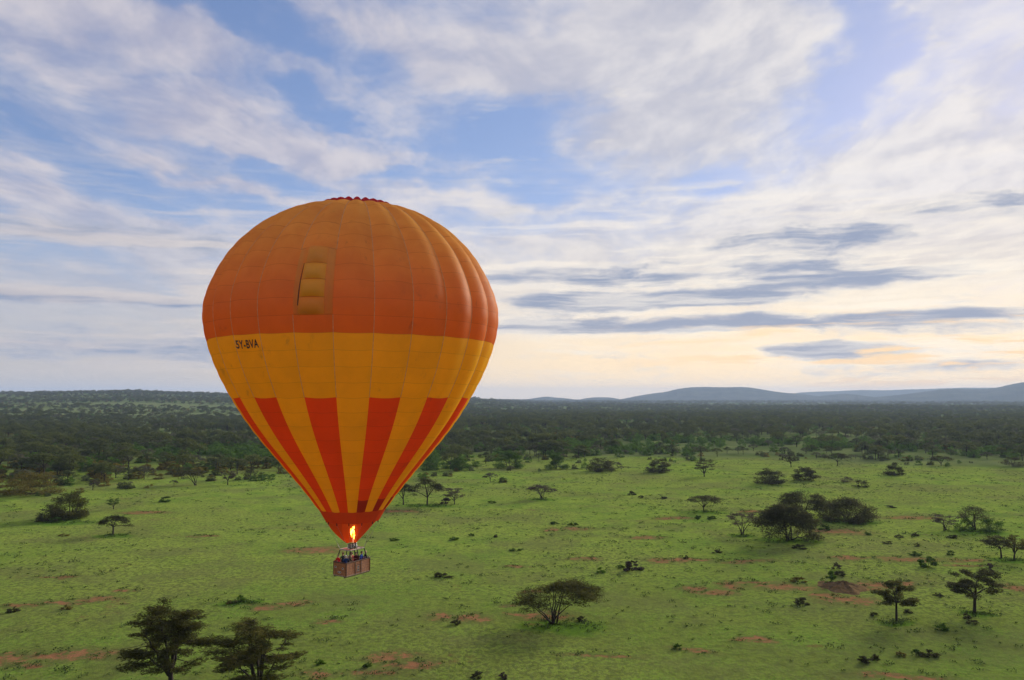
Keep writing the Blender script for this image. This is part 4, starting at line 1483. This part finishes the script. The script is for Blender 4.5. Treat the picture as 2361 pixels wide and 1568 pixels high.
# trees that stand out on the plain: base x, base y, left, right, top on the survey print
TREES = [
    (392, 1608, 289, 500, 1400, 'layered', F_OLIVE, 24000, .34, dict(fork=.22, limbs=7, thick=1.0, pads=70, aspect=.2), 'tall feathery dark tree at the bottom left, the taller of two'),
    (600, 1622, 486, 698, 1438, 'layered', F_OLIVE, 23000, .34, dict(fork=.10, limbs=9, pads=64, aspect=.2), 'broad feathery dark tree cut by the bottom edge, right of the taller one'),
    (1275, 1438, 1192, 1395, 1343, 'umbrella', F_OLIVE, 15000, .34, dict(fork=.10, limbs=8, tilt=.15, thick=1.05, pads=56, aspect=.22), 'large umbrella acacia with forked trunk alone on the near plain'),
    (2067, 1432, 2018, 2120, 1342, 'vase', F_OLIVE, 10000, .28, dict(fork=.46, limbs=6, thick=.8, aspect=.24), 'slim single-trunk tree with open crown near the red soil on the right'),
    (2247, 1413, 2196, 2320, 1314, 'vase', F_DARK, 12000, .28, dict(fork=.40, limbs=6, thick=1.0, aspect=.26), 'dark crooked tree with spreading side branch at the lower right'),
    (2309, 1287, 2266, 2336, 1235, 'umbrella', F_DARK, 3600, .28, dict(fork=.42, limbs=5), 'dark little acacia beside a paler one at the right edge'),
    (2338, 1291, 2322, 2382, 1233, 'vase', F_YELLOW, 2600, .28, dict(fork=.2, limbs=6), 'pale olive thin-leaved tree at the right edge beside a dark acacia'),
    (1820, 1246, 1742, 1884, 1164, 'dome', F_DARK, 22000, .40, dict(fork=.12, limbs=7, thick=1.0, pads=125), 'great domed acacia drooping to the ground, front of the right-hand group'),
    (1850, 1190, 1790, 1916, 1132, 'dome', F_DARK, 12000, .40, dict(fork=.08, limbs=8, pads=70), 'many-stemmed acacia behind the great domed one'),
    (1955, 1202, 1888, 2018, 1142, 'clump', F_DARK, 16000, .42, dict(fork=.06, limbs=7, pads=90), 'dense rounded thicket right of the great domed acacia'),
    (1711, 1232, 1674, 1752, 1182, 'vase', F_GREY, 3200, .28, dict(fork=.12, limbs=6), 'small grey V-forked tree left of the great domed acacia'),
    (1622, 1178, 1580, 1668, 1141, 'umbrella', F_DARK, 4200, .34, dict(fork=.22, limbs=6), 'low flat acacia standing between the lone bush and the domed group'),
    (1250, 1150, 1212, 1285, 1118, 'umbrella', F_GREY, 3200, .36, dict(fork=.10, limbs=7), 'low grey spreading acacia alone on the plain right of the balloon'),
    (985, 1164, 944, 1024, 1103, 'umbrella', F_DARK, 4600, .36, dict(fork=.28, limbs=6), 'tallest acacia of three just right of the balloon base'),
    (930, 1164, 902, 962, 1114, 'umbrella', F_DARK, 3200, .36, dict(fork=.25, limbs=5), 'acacia half hidden by the right side of the balloon'),
    (1048, 1163, 1016, 1074, 1124, 'vase', F_GREY, 2200, .34, dict(fork=.2, limbs=5), 'thin ragged tree, rightmost of three beside the balloon base'),
    (260, 1233, 227, 299, 1187, 'umbrella', F_DARK, 3800, .30, dict(fork=.38, limbs=6, thick=1.2), 'small flat-topped acacia with stout trunk on the left plain'),
    (162, 1194, 104, 212, 1132, 'clump', F_OLIVE, 11000, .44, dict(fork=.06, limbs=7, pads=50), 'big bushy thicket on the left plain'),
    (118, 1202, 84, 150, 1162, 'clump', F_DARK, 3200, .36, dict(fork=.1, limbs=5), 'low dark thicket in front of the big one on the left plain'),
    (262, 1174, 246, 278, 1149, 'vase', F_GREEN, 900, .34, dict(fork=.2, limbs=4), 'small broken green tree behind the flat-topped acacia on the left'),
    (214, 1130, 198, 234, 1106, 'vase', F_GREY, 800, .4, dict(fork=.3, limbs=5), 'bare grey little tree between thickets on the left'),
    (72, 1140, 4, 146, 1088, 'clump', F_YELLOW, 11000, .50, dict(fork=.06, limbs=7, pads=50), 'wide olive-brown thicket at the left edge of the plain'),
    (448, 1119, 394, 488, 1082, 'umbrella', F_DARK, 4200, .44, dict(fork=.12, limbs=6), 'wide dark acacia left of the balloon at the far side of the plain'),
    (525, 1118, 504, 547, 1084, 'vase', F_GREY, 1600, .44, dict(fork=.25, limbs=5), 'grey upright tree between the wide dark acacia and the balloon'),
    (577, 1106, 556, 602, 1076, 'clump', F_DARK, 1800, .46, dict(fork=.06, limbs=5), 'dark round bush nearest the balloon on its left'),
    (1624, 1099, 1596, 1652, 1058, 'vase', F_DARK, 2600, .44, dict(fork=.14, limbs=6), 'vase-shaped dark tree on the far right of the middle plain'),
    (1518, 1089, 1488, 1550, 1056, 'clump', F_DARK, 6000, .52, dict(fork=.06, limbs=5), 'dense dark thicket left of the vase-shaped tree'),
    (1385, 1087, 1344, 1416, 1048, 'clump', F_DARK, 6000, .55, dict(fork=.12, limbs=5), 'dark brownish tree between two green bushes and the thickets'),
    (1282, 1082, 1254, 1310, 1042, 'clump', F_GREEN, 5500, .55, dict(fork=.14, limbs=5), 'fresh green round tree at the edge of the far plain'),
    (1172, 1080, 1132, 1212, 1038, 'clump', F_GREEN, 7000, .55, dict(fork=.06, limbs=6), 'large green bush in front of the woodland right of the balloon'),
    (1062, 1084, 1030, 1086, 1048, 'clump', F_GREEN, 5000, .55, dict(fork=.06, limbs=6), 'green and dark bush close to the balloon on its right'),
    (1775, 1116, 1736, 1812, 1081, 'clump', F_DARK, 6500, .5, dict(fork=.06, limbs=6), 'left one of two dark thickets in the middle of the right plain'),
    (1856, 1107, 1824, 1890, 1076, 'clump', F_DARK, 6000, .5, dict(fork=.06, limbs=6), 'right one of two dark thickets in the middle of the right plain'),
    (2063, 1096, 2036, 2086, 1065, 'clump', F_DARK, 4200, .48, dict(fork=.1, limbs=6), 'lone dark round bush on the far right plain'),
    (1985, 1123, 1968, 2006, 1105, 'clump', F_DARK, 1300, .38, dict(fork=.06, limbs=4), 'small dark bush on a low base right of the two thickets'),
    (1955, 1112, 1938, 1972, 1098, 'clump', F_GREY, 900, .38, dict(fork=.06, limbs=4), 'little grey-brown bush just left of the small dark bush'),
    (1931, 1074, 1906, 1960, 1043, 'umbrella', F_DARK, 1800, .48, dict(fork=.28, limbs=5), 'flat acacia at the woodland edge above the small bushes'),
    (1824, 1077, 1806, 1842, 1046, 'vase', F_DARK, 1200, .48, dict(fork=.2, limbs=5), 'narrow dark tree at the woodland edge behind the two thickets'),
    (2170, 1073, 2142, 2198, 1050, 'umbrella', F_DARK, 1700, .5, dict(fork=.15, limbs=5), 'low dark acacia at the woodland edge on the far right'),
    (2335, 1076, 2308, 2366, 1050, 'clump', F_DARK, 2200, .5, dict(fork=.06, limbs=5), 'dark thicket at the woodland edge touching the right edge of the picture'),
    (2247, 1222, 2208, 2288, 1166, 'dome', F_DARK, 3400, .30, dict(fork=.1, limbs=6), 'tallest ragged tree of the green clump on the right plain'),
    (2286, 1225, 2254, 2320, 1190, 'clump', F_GREEN, 2800, .32, dict(fork=.06, limbs=5), 'green bush at the right foot of the ragged clump'),
    (2222, 1222, 2206, 2252, 1192, 'clump', F_GREEN, 1800, .32, dict(fork=.06, limbs=5), 'green bush at the left foot of the ragged clump'),
    (2181, 1223, 2144, 2218, 1185, 'vase', F_GREY, 2000, .30, dict(fork=.12, limbs=6), 'thin leaning grey tree left of the green clump'),
]
for k, (x, y, xl, xr, yt, style, mat, nl, ll, kw, label) in enumerate(TREES):
    p = ground_at(x, y)
    m = px_m(p)
    H = (y - yt) * m * 0.98
    Wd = (xr - xl) * m * 0.94
    kw = dict(kw)
    kw['shift'] = (((xl + xr) / 2 - x) * m, 0)
    plant('acacia_tree' if style in ('umbrella', 'dome') else ('thicket' if style == 'clump' else 'savanna_tree'), 100 + k, p, H, Wd, style, mat, nl, ll, label,
          'tree' if style != 'clump' else 'bush', wood=('trunk', 'crown') if style != 'clump' else ('stems', 'leaves'), **kw)

# bushes and weeds one can pick out on the grass: x, y, width, height, leaf
G_, B_, D_, Y_, S_ = F_GREEN, F_BRIGHT, F_DARK, F_YELLOW, F_GREY
BUSHES = [
    (556, 1388, 22, 18, B_, 'bright green bush beside a low brown weed above the bottom left trees'), (535, 1391, 24, 9, Y_, 'low brown weed touching the bright green bush above the bottom left trees'),
    (738, 1531, 26, 12, B_, 'small bright green bush right of the bottom left trees'), (1917, 1347, 36, 34, B_, 'bright green bush growing on the earth mound'),
    (1935, 1328, 30, 14, D_, 'dark low bush behind the bright one on the earth mound'), (1385, 1321, 20, 15, B_, 'bright green round bush left of the brown shrub'),
    (1460, 1316, 44, 26, S_, 'brown pointed shrub on the middle plain'), (1430, 1309, 22, 8, B_, 'tiny bright green bush touching the brown shrub'),
    (2140, 1307, 40, 28, G_, 'round green bush on red soil on the right'), (2110, 1281, 30, 11, G_, 'low green bush just above the round green bush'),
    (2192, 1279, 18, 12, G_, 'small green bush right of the round green bush'), (380, 1157, 28, 14, G_, 'dark green low bush on the left plain'),
    (1018, 1331, 42, 13, D_, 'dark double-humped weed patch below the balloon on the right'), (1190, 1270, 30, 6, G_, 'flat green weed on the middle plain'),
    (1048, 1245, 30, 8, G_, 'flat dark green weed with a small one to its left'), (1088, 1236, 16, 8, G_, 'small dark green weed above the flat one'),
    (1143, 1239, 12, 9, D_, 'tiny pointed dark weed on the middle plain'), (908, 1246, 26, 6, G_, 'flat weed right of the basket'),
    (1278, 1208, 20, 6, G_, 'left one of two flat green weeds by a red patch'), (1320, 1210, 26, 5, G_, 'right one of two flat green weeds by a red patch'),
    (1134, 1160, 20, 6, G_, 'flat green weed right of the three acacias'), (1027, 1162, 22, 18, S_, 'grey bush between the trunks of the three acacias'),
    (1842, 1341, 36, 12, Y_, 'low olive bush left of the earth mound'), (1848, 1393, 34, 18, D_, 'dark grassy bush below the red patches'),
    (1843, 1265, 34, 11, D_, 'low dark bush below the great domed acacia'), (1656, 1275, 26, 9, D_, 'low dark weed left of the small V-forked tree'),
    (1582, 1288, 14, 10, D_, 'tiny dark bush on the red streak'), (1610, 1196, 18, 8, G_, 'left one of two low green weeds under the flat acacia'),
    (1643, 1197, 22, 8, G_, 'right one of two low green weeds under the flat acacia'), (1900, 1222, 30, 14, G_, 'green bush at the foot of the dense thicket'),
    (1530, 1150, 16, 9, D_, 'low dark bush, first of a row on the middle plain'), (1478, 1148, 14, 7, D_, 'small dark weed left of the row on the middle plain'),
    (1456, 1141, 20, 9, D_, 'dark bush at the head of the row on the middle plain'), (2170, 1453, 34, 16, G_, 'low green bush below the slim tree on the right'),
    (2242, 1437, 34, 8, D_, 'flat dark weed under the crooked tree'), (2228, 1425, 20, 12, D_, 'small dark bush at the foot of the crooked tree'),
    (2093, 1413, 22, 9, D_, 'dark weed right of the slim tree trunk'), (2015, 1420, 20, 9, D_, 'dark weed left of the slim tree trunk'),
    (2160, 1375, 28, 8, D_, 'flat weed between the slim and the crooked tree'), (1988, 1527, 36, 18, D_, 'dark grassy bush at the bottom right, left of another'),
    (2018, 1521, 26, 12, D_, 'dark low bush touching the grassy one at the bottom right'), (2142, 1513, 42, 18, D_, 'widest dark weed at the bottom right'),
    (2112, 1511, 20, 16, G_, 'narrow green weed left of the widest weed at the bottom right'), (2078, 1512, 26, 10, Y_, 'low brownish weed left of the narrow green weed'),
    (1562, 1496, 24, 12, G_, 'green weed at the bottom centre right'), (1100, 1562, 30, 14, D_, 'dark weed at the bottom edge'), (845, 1538, 26, 9, G_, 'green weed on the red patch at the bottom'),
    (1052, 1440, 30, 11, D_, 'dark weed below the red patch left of the umbrella acacia'), (1341, 1431, 22, 12, D_, 'dark weed right of the umbrella acacia trunk'),
    (128, 1203, 34, 12, G_, 'low green weed at the foot of the left thickets'), (147, 1236, 22, 6, Y_, 'flat dry weed left of the small flat-topped acacia'),
    (30, 1411, 26, 12, D_, 'grey-green weed near the left edge'), (152, 1405, 24, 10, Y_, 'olive weed below the red streaks on the left'),
    (375, 1517, 14, 9, D_, 'small dark weed by the red patch at the lower left'), (1998, 1233, 20, 7, G_, 'flat weed right of the red patch under the thicket'),
    (2075, 1239, 24, 6, D_, 'flat dark weed, left one of a loose row on the right plain'), (2111, 1236, 20, 9, D_, 'dark weed in the middle of a loose row on the right plain'),
    (2195, 1240, 26, 8, D_, 'dark weed at the right end of a loose row'), (2047, 1253, 26, 6, D_, 'flat dark weed below the loose row'), (2113, 1259, 18, 7, D_, 'small dark weed right below the loose row'),
    (2283, 1318, 18, 22, S_, 'grey twiggy sapling above the crooked tree'), (1930, 1312, 18, 16, S_, 'grey twiggy weed behind the earth mound'),
    (2053, 1170, 26, 5, D_, 'flat dark weed right of the dense thicket'), (1160, 1565, 20, 18, S_, 'bare grey sapling at the bottom edge'),
]
brng = random.Random(5)
for k, (x, y, w, h, mat, label) in enumerate(BUSHES):
    p = ground_at(x, y)
    m = px_m(p)
    W_ = w * m
    flat = h * m
    nl = int(min(3600, max(320, 420 * W_ * max(flat, 0.5))))
    plant('bush' if h > 10 else 'weed', 400 + k, p, max(0.35, flat * 0.92), W_, 'clump', mat, nl, 0.26 if p.y < 190 else 0.34, label, 'bush' if h > 10 else 'weed',
          wood=('stems', 'leaves'), fork=0.05, limbs=4, pads=16, depth=W_ * 0.9, sides=4)

# earth mound with grass-grown flank
mp = ground_at(1945, 1355)
mound_m, T = material('mound_earth')
mpn = T.n('ShaderNodeNewGeometry').outputs['Position']
mb = T.n('ShaderNodeBsdfDiffuse')
T.put(mb.inputs[0], T.mix(T.ramp(T.noise(mpn, 0.9, 5.0, 0.7), 0.36, 0.62), (0.085, 0.060, 0.032), T.mix(T.noise(mpn, 3.0), (0.15, 0.13, 0.05), (0.20, 0.10, 0.06))))
T.link(mb.outputs[0], T.n('ShaderNodeOutputMaterial').inputs[0])
mrng = np.random.default_rng(3)
V = []
nr_, nt_ = 16, 48
for i in range(nr_):
    for j in range(nt_):
        t = i / (nr_ - 1)
        a = j * 2 * math.pi / nt_
        rr_ = t * (1 + 0.12 * math.sin(3 * a + 1) + 0.07 * math.sin(7 * a))
        V.append((rr_ * 4.6 * math.cos(a), rr_ * 5.5 * math.sin(a), 0.95 * (1 - t) ** 1.3 * (1 + 0.25 * math.sin(5 * a + 4 * t)) + 0.08 * mrng.normal() * (1 - t) - 0.25 * t ** 4))
ii = np.arange(nr_ - 1)[:, None] * nt_ + np.arange(nt_)[None, :]
jj = np.arange(nr_ - 1)[:, None] * nt_ + (np.arange(nt_)[None, :] + 1) % nt_
q = np.stack([ii, ii + nt_, jj + nt_, jj], -1).reshape(-1, 4)
tag(obj('earth_mound', mesh_np('earth_mound', V, q, mats=[mound_m], smooth=True), None, mp), 'low brown earth mound in the bare red soil on the right', 'earth mound')

# ---------------------------------------------------------------- woodland
BOUND = [(-250, 1120), (0, 1122), (150, 1112), (240, 1106), (400, 1096), (520, 1094), (650, 1092), (960, 1086), (1100, 1074), (1200, 1066), (1450, 1056),
         (1600, 1050), (1750, 1047), (1900, 1052), (2100, 1058), (2361, 1062), (2620, 1062)]
bp_ = [ground_at(x, y) for x, y in BOUND]
B_AZ = np.array([math.atan2(p.x, p.y) for p in bp_])
B_R = np.array([math.hypot(p.x, p.y) for p in bp_])

VARIANTS = [  # name, height, width, style, leaf, leaves, leaf length, growth
    ('flat_topped_acacia', 6.6, 10.0, 'umbrella', W_DARK, 900, .60, dict(fork=.30, limbs=5, pads=34)),
    ('flat_topped_acacia', 7.6, 11.5, 'umbrella', W_OLIVE, 1000, .62, dict(fork=.34, limbs=5, pads=34)),
    ('flat_topped_acacia', 5.4, 8.0, 'umbrella', W_GREY, 760, .55, dict(fork=.26, limbs=5, pads=28)),
    ('spreading_acacia', 7.2, 8.5, 'vase', W_DARK, 900, .58, dict(fork=.30, limbs=5, pads=34)),
    ('round_green_bush', 4.6, 6.4, 'clump', W_GREEN, 900, .55, dict(fork=.06, limbs=4, pads=30)),
    ('round_green_bush', 5.4, 7.2, 'clump', W_GREEN, 1000, .55, dict(fork=.10, limbs=4, pads=30)),
    ('olive_bush', 4.0, 6.0, 'clump', W_YELLOW, 850, .52, dict(fork=.06, limbs=4, pads=28)),
    ('dark_bush', 4.4, 6.2, 'clump', W_DARK, 850, .55, dict(fork=.06, limbs=4, pads=28)),
    ('tall_round_tree', 10.5, 11.0, 'clump', W_OLIVE, 1500, .75, dict(fork=.22, limbs=6, pads=46)),
]
v_mesh = []
v_col = bpy.data.collections.new('woodland_kinds')
for k, (nm, H, Wd, st, mt, nl, ll, kw) in enumerate(VARIANTS):
    (wv, wq), (lv, lq) = grow(900 + k, H, Wd, st, nl, ll, sides=4, aspect=.5, **kw)
    me = mesh_np(nm, np.concatenate([wv, lv]), np.concatenate([wq, lq + len(wv)]), mats=[BARK, mt], mat_idx=[0] * len(wq) + [1] * len(lq))
    v_mesh.append(me)
    o = bpy.data.objects.new('kind_%02d' % k, me)
    v_col.objects.link(o)

rng = np.random.default_rng(77)


def blob(x, y, s, seed):
    return (np.sin(x / s + seed) * np.cos(y / (s * 1.3) - seed * 2) + np.sin((x + y) / (s * 0.7) + seed * 3) * 0.6 + np.sin((x - 1.7 * y) / (s * 0.43) + seed) * 0.4) / 2.0


pts = []
for (r0, r1, sp) in ((330, 620, 6.2), (620, 1000, 8.0), (1000, 2000, 10.5), (2000, 3800, 19.0), (3800, 9000, 42.0)):
    area = 0.5 * R(80) * (r1 * r1 - r0 * r0)
    n = int(area / (sp * sp))
    rr = np.sqrt(rng.uniform(r0 * r0, r1 * r1, n))
    aa = rng.uniform(R(-40), R(40), n)
    x, y = np.sin(aa) * rr, np.cos(aa) * rr
    keep = rr > np.interp(aa, B_AZ, B_R) + 38 * np.clip(blob(x, y, 14, 0.4), -0.5, 1) + rng.exponential(8, n) - 4
    dens = 0.64 + 0.62 * blob(x, y, 45, 1.3) + 0.25 * blob(x, y, 260, 4.1)
    dens = dens + 0.06 * (rr > 700)
    # thin scrub in the far distance and on the left slope
    dens = np.where((aa < R(-6)) & (rr > 620) & (rr < 1000), dens - 0.15, dens)
    keep &= rng.uniform(0, 1, n) < np.clip(dens, 0.10, 1)
    for (cx, cy, hx, hy) in FIELDS:
        q_ = ((x - cx) / hx) ** 2 + ((y - cy) / hy) ** 2
        keep &= (q_ > 0.9) | (rng.uniform(0, 1, n) < 0.05)
    x, y, rr, aa = x[keep], y[keep], rr[keep], aa[keep]
    n = len(x)
    d_edge = rr - np.interp(aa, B_AZ, B_R)
    left = aa < R(-8)
    u = rng.uniform(0, 1, n)
    green = np.clip(0.75 * (1 - np.abs(d_edge - 90) / 190.0), 0.12, 0.70) * (0.55 + 0.9 * (blob(x, y, 55, 2.2) > -0.05))
    green = np.where(aa > R(16), green * 0.75, green)
    green = np.where(left & (d_edge < 35), 0.05, green)
    olive = np.where(left & (d_edge < 60), 0.55, np.where(left, 0.10, 0.03))
    tall = np.where(d_edge > 60, 0.025, 0.0)
    var = np.where(u < green, 4 + (rng.uniform(0, 1, n) < 0.45), -1)
    var = np.where((var < 0) & (u < green + olive), 6, var)
    var = np.where((var < 0) & (u < green + olive + tall), 8, var)
    rest = rng.choice([0, 1, 2, 3, 7], n, p=[.30, .20, .18, .12, .20])
    var = np.where(var < 0, rest, var)
    sc = rng.uniform(0.62, 1.18, n) * np.where(rr > 3800, 2.0, np.where(rr > 2000, 1.35, np.where(rr > 1000, 1.0, 1.02)))
    sc = np.where(d_edge < 25, sc * 0.85, sc)
    pts.append(np.stack([x, y, land(x, y) - 0.05, var, sc, rng.uniform(0, 6.28, n), rr, aa], -1))
# loose clumps of bushes in front of the woodland
for _ in range(46):
    a0 = rng.uniform(R(-33), R(33))
    if R(-17.0) < a0 < R(-7.0):
        continue
    r0 = np.interp(a0, B_AZ, B_R) - rng.exponential(22)
    k = rng.integers(2, 7)
    rr = r0 + rng.normal(0, 3.5, k)
    aa = a0 + rng.normal(0, 7.0, k) / r0
    var = rng.choice([7, 7, 4, 2, 6], k)
    x, y = np.sin(aa) * rr, np.cos(aa) * rr
    pts.append(np.stack([x, y, land(x, y) - 0.05, var, rng.uniform(0.25, 0.72, k), rng.uniform(0, 6.28, k), rr, aa], -1))
pts = np.concatenate(pts)
# the nearest ones in view are things of their own
in_view = (np.abs(pts[:, 7]) < R(33.4)) & ~((pts[:, 7] > R(-17.0)) & (pts[:, 7] < R(-7.2)) & (pts[:, 6] < 620))
hmap = np.array([v[2] for v in VARIANTS])
size = np.where(in_view & (pts[:, 6] - np.interp(pts[:, 7], B_AZ, B_R) < 110), pts[:, 4] * hmap[pts[:, 3].astype(int)] / pts[:, 6], 0)
pick = np.argsort(-size)[:285]
mask = np.zeros(len(pts), bool)
mask[pick] = True
W_LABEL = {
    'flat_topped_acacia': 'flat-topped acacia', 'spreading_acacia': 'spreading dark acacia', 'round_green_bush': 'rounded fresh green bush',
    'olive_bush': 'rounded olive-brown bush', 'dark_bush': 'rounded dark bush', 'tall_round_tree': 'tall round-crowned dark tree'}
SECTORS = [(150, 'at the left edge'), (330, 'behind the left thickets'), (490, 'behind the wide dark acacia'), (806, 'just left of the balloon'),
           (1100, 'just right of the balloon'), (1240, 'behind the large green bush'), (1440, 'below the twin low hills'), (1600, 'below the long hill end'),
           (1730, 'below the top of the long hill'), (1900, 'behind the two dark thickets'), (2050, 'left of the lone bush'), (2210, 'right of the lone bush'), (9999, 'at the right edge')]
TINT = {0: 'dark ', 1: 'olive ', 2: 'grey '}
for row in pts[mask]:
    k = int(row[3])
    nm = VARIANTS[k][0]
    o = obj(nm, v_mesh[k], None, row[:3])
    o.rotation_euler = (0, 0, row[5])
    o.scale = (row[4],) * 3
    xs_ = 1180.5 + FPX * math.tan(row[7])
    where = next(t for lim, t in SECTORS if xs_ < lim)
    depth_ = 'front row' if row[6] < np.interp(row[7], B_AZ, B_R) + 40 else 'second row'
    tag(o, TINT.get(k, '') + W_LABEL[nm] + ', ' + depth_ + ' of woodland ' + where, 'bush' if 'bush' in nm else 'tree',
        ('bushes' if 'bush' in nm else 'trees') + ' of the near woodland ' + where)
far = pts[~mask]
wm = bpy.data.meshes.new('woodland')
wm.vertices.add(len(far))
wm.vertices.foreach_set('co', far[:, :3].astype(np.float32).ravel())
at = wm.attributes.new('kind_index', 'INT', 'POINT')
at.data.foreach_set('value', far[:, 3].astype(np.int32))
at = wm.attributes.new('size', 'FLOAT', 'POINT')
at.data.foreach_set('value', far[:, 4].astype(np.float32))
at = wm.attributes.new('turn', 'FLOAT_VECTOR', 'POINT')
at.data.foreach_set('vector', np.stack([far[:, 5] * 0, far[:, 5] * 0, far[:, 5]], -1).astype(np.float32).ravel())
wo = obj('woodland', wm)
tag(wo, 'dark acacia woodland and scrub spreading from behind the plain to the horizon', 'woodland', kind='stuff')
ng = bpy.data.node_groups.new('scatter_woodland', 'GeometryNodeTree')
ng.interface.new_socket('Geometry', in_out='INPUT', socket_type='NodeSocketGeometry')
ng.interface.new_socket('Geometry', in_out='OUTPUT', socket_type='NodeSocketGeometry')
gi, go = ng.nodes.new('NodeGroupInput'), ng.nodes.new('NodeGroupOutput')
ci = ng.nodes.new('GeometryNodeCollectionInfo')
ci.inputs[0].default_value = v_col
ci.inputs['Separate Children'].default_value = True
ci.inputs['Reset Children'].default_value = True
ip = ng.nodes.new('GeometryNodeInstanceOnPoints')
ip.inputs['Pick Instance'].default_value = True


def named(nm, ty):
    nd = ng.nodes.new('GeometryNodeInputNamedAttribute')
    nd.data_type = ty
    nd.inputs[0].default_value = nm
    return nd.outputs[0]


ng.links.new(gi.outputs[0], ip.inputs['Points'])
ng.links.new(ci.outputs[0], ip.inputs['Instance'])
ng.links.new(named('kind_index', 'INT'), ip.inputs['Instance Index'])
ng.links.new(named('turn', 'FLOAT_VECTOR'), ip.inputs['Rotation'])
ng.links.new(named('size', 'FLOAT'), ip.inputs['Scale'])
ng.links.new(ip.outputs[0], go.inputs[0])
wo.modifiers.new('scatter', 'NODES').node_group = ng

# ---------------------------------------------------------------- tufts and low weeds nobody could count
n = 10000
rr = np.sqrt(rng.uniform(70 ** 2, 430 ** 2, n * 2))
aa = rng.uniform(R(-38), R(38), n * 2)
x, y = np.sin(aa) * rr, np.cos(aa) * rr
keep = (rng.uniform(0, 1, len(x)) < np.clip(0.30 + 0.55 * blob(x, y, 16, 0.7) + 0.3 * blob(x, y, 60, 2.9), 0.04, 1)) & (rr < np.interp(aa, B_AZ, B_R) + 10)
x, y = x[keep], y[keep]
for it in LUSH:                                    # taller growth in the shade of the trees
    cx, cy, hx, hy = near_patch(*it)
    k = int(20 + 0.7 * hx * hy)
    x = np.concatenate([x, rng.normal(cx, hx * 0.38, k)])
    y = np.concatenate([y, rng.normal(cy + 0.4, hy * 0.38, k)])
for it in SOIL:                                    # ragged grass round the bare soil
    cx, cy, hx, hy = near_patch(*it)
    k = int(4 + 1.2 * hx)
    th_ = rng.uniform(0, 2 * math.pi, k)
    q_ = rng.uniform(0.55, 1.5, k)
    x = np.concatenate([x, cx + np.cos(th_) * hx * q_])
    y = np.concatenate([y, cy + np.sin(th_) * hy * q_])
P, A, L = [], [], []
for cx, cy in zip(x, y):
    w = 0.22 + 0.55 * rng.exponential(0.5)
    w = min(w, 1.5)
    k = int(8 + 16 * w)
    off = rng.normal(size=(k, 3)) * np.array([w * 0.5, w * 0.4, 0])
    h = np.abs(rng.normal(size=k)) * 0.10 * (0.6 + w) + 0.05
    off[:, 2] = h + float(land(cx, cy))
    P.append(off + np.array([cx, cy, 0]))
    A.append(rng.normal(size=(k, 3)) * np.array([0.7, 0.7, 0.3]) + np.array([0, 0, 0.5]))
    L.append(np.full(k, 0.16 + 0.10 * w))
P, A, L = np.concatenate(P), np.concatenate(A), np.concatenate(L)
lv, lq = kites(P, A, L, L * 0.6, rng)
tag(obj('ground_cover', mesh_np('ground_cover', lv, lq, mats=[F_TUFT])), 'small dark grass tufts and weeds strewn over the plain', 'ground cover', kind='stuff')
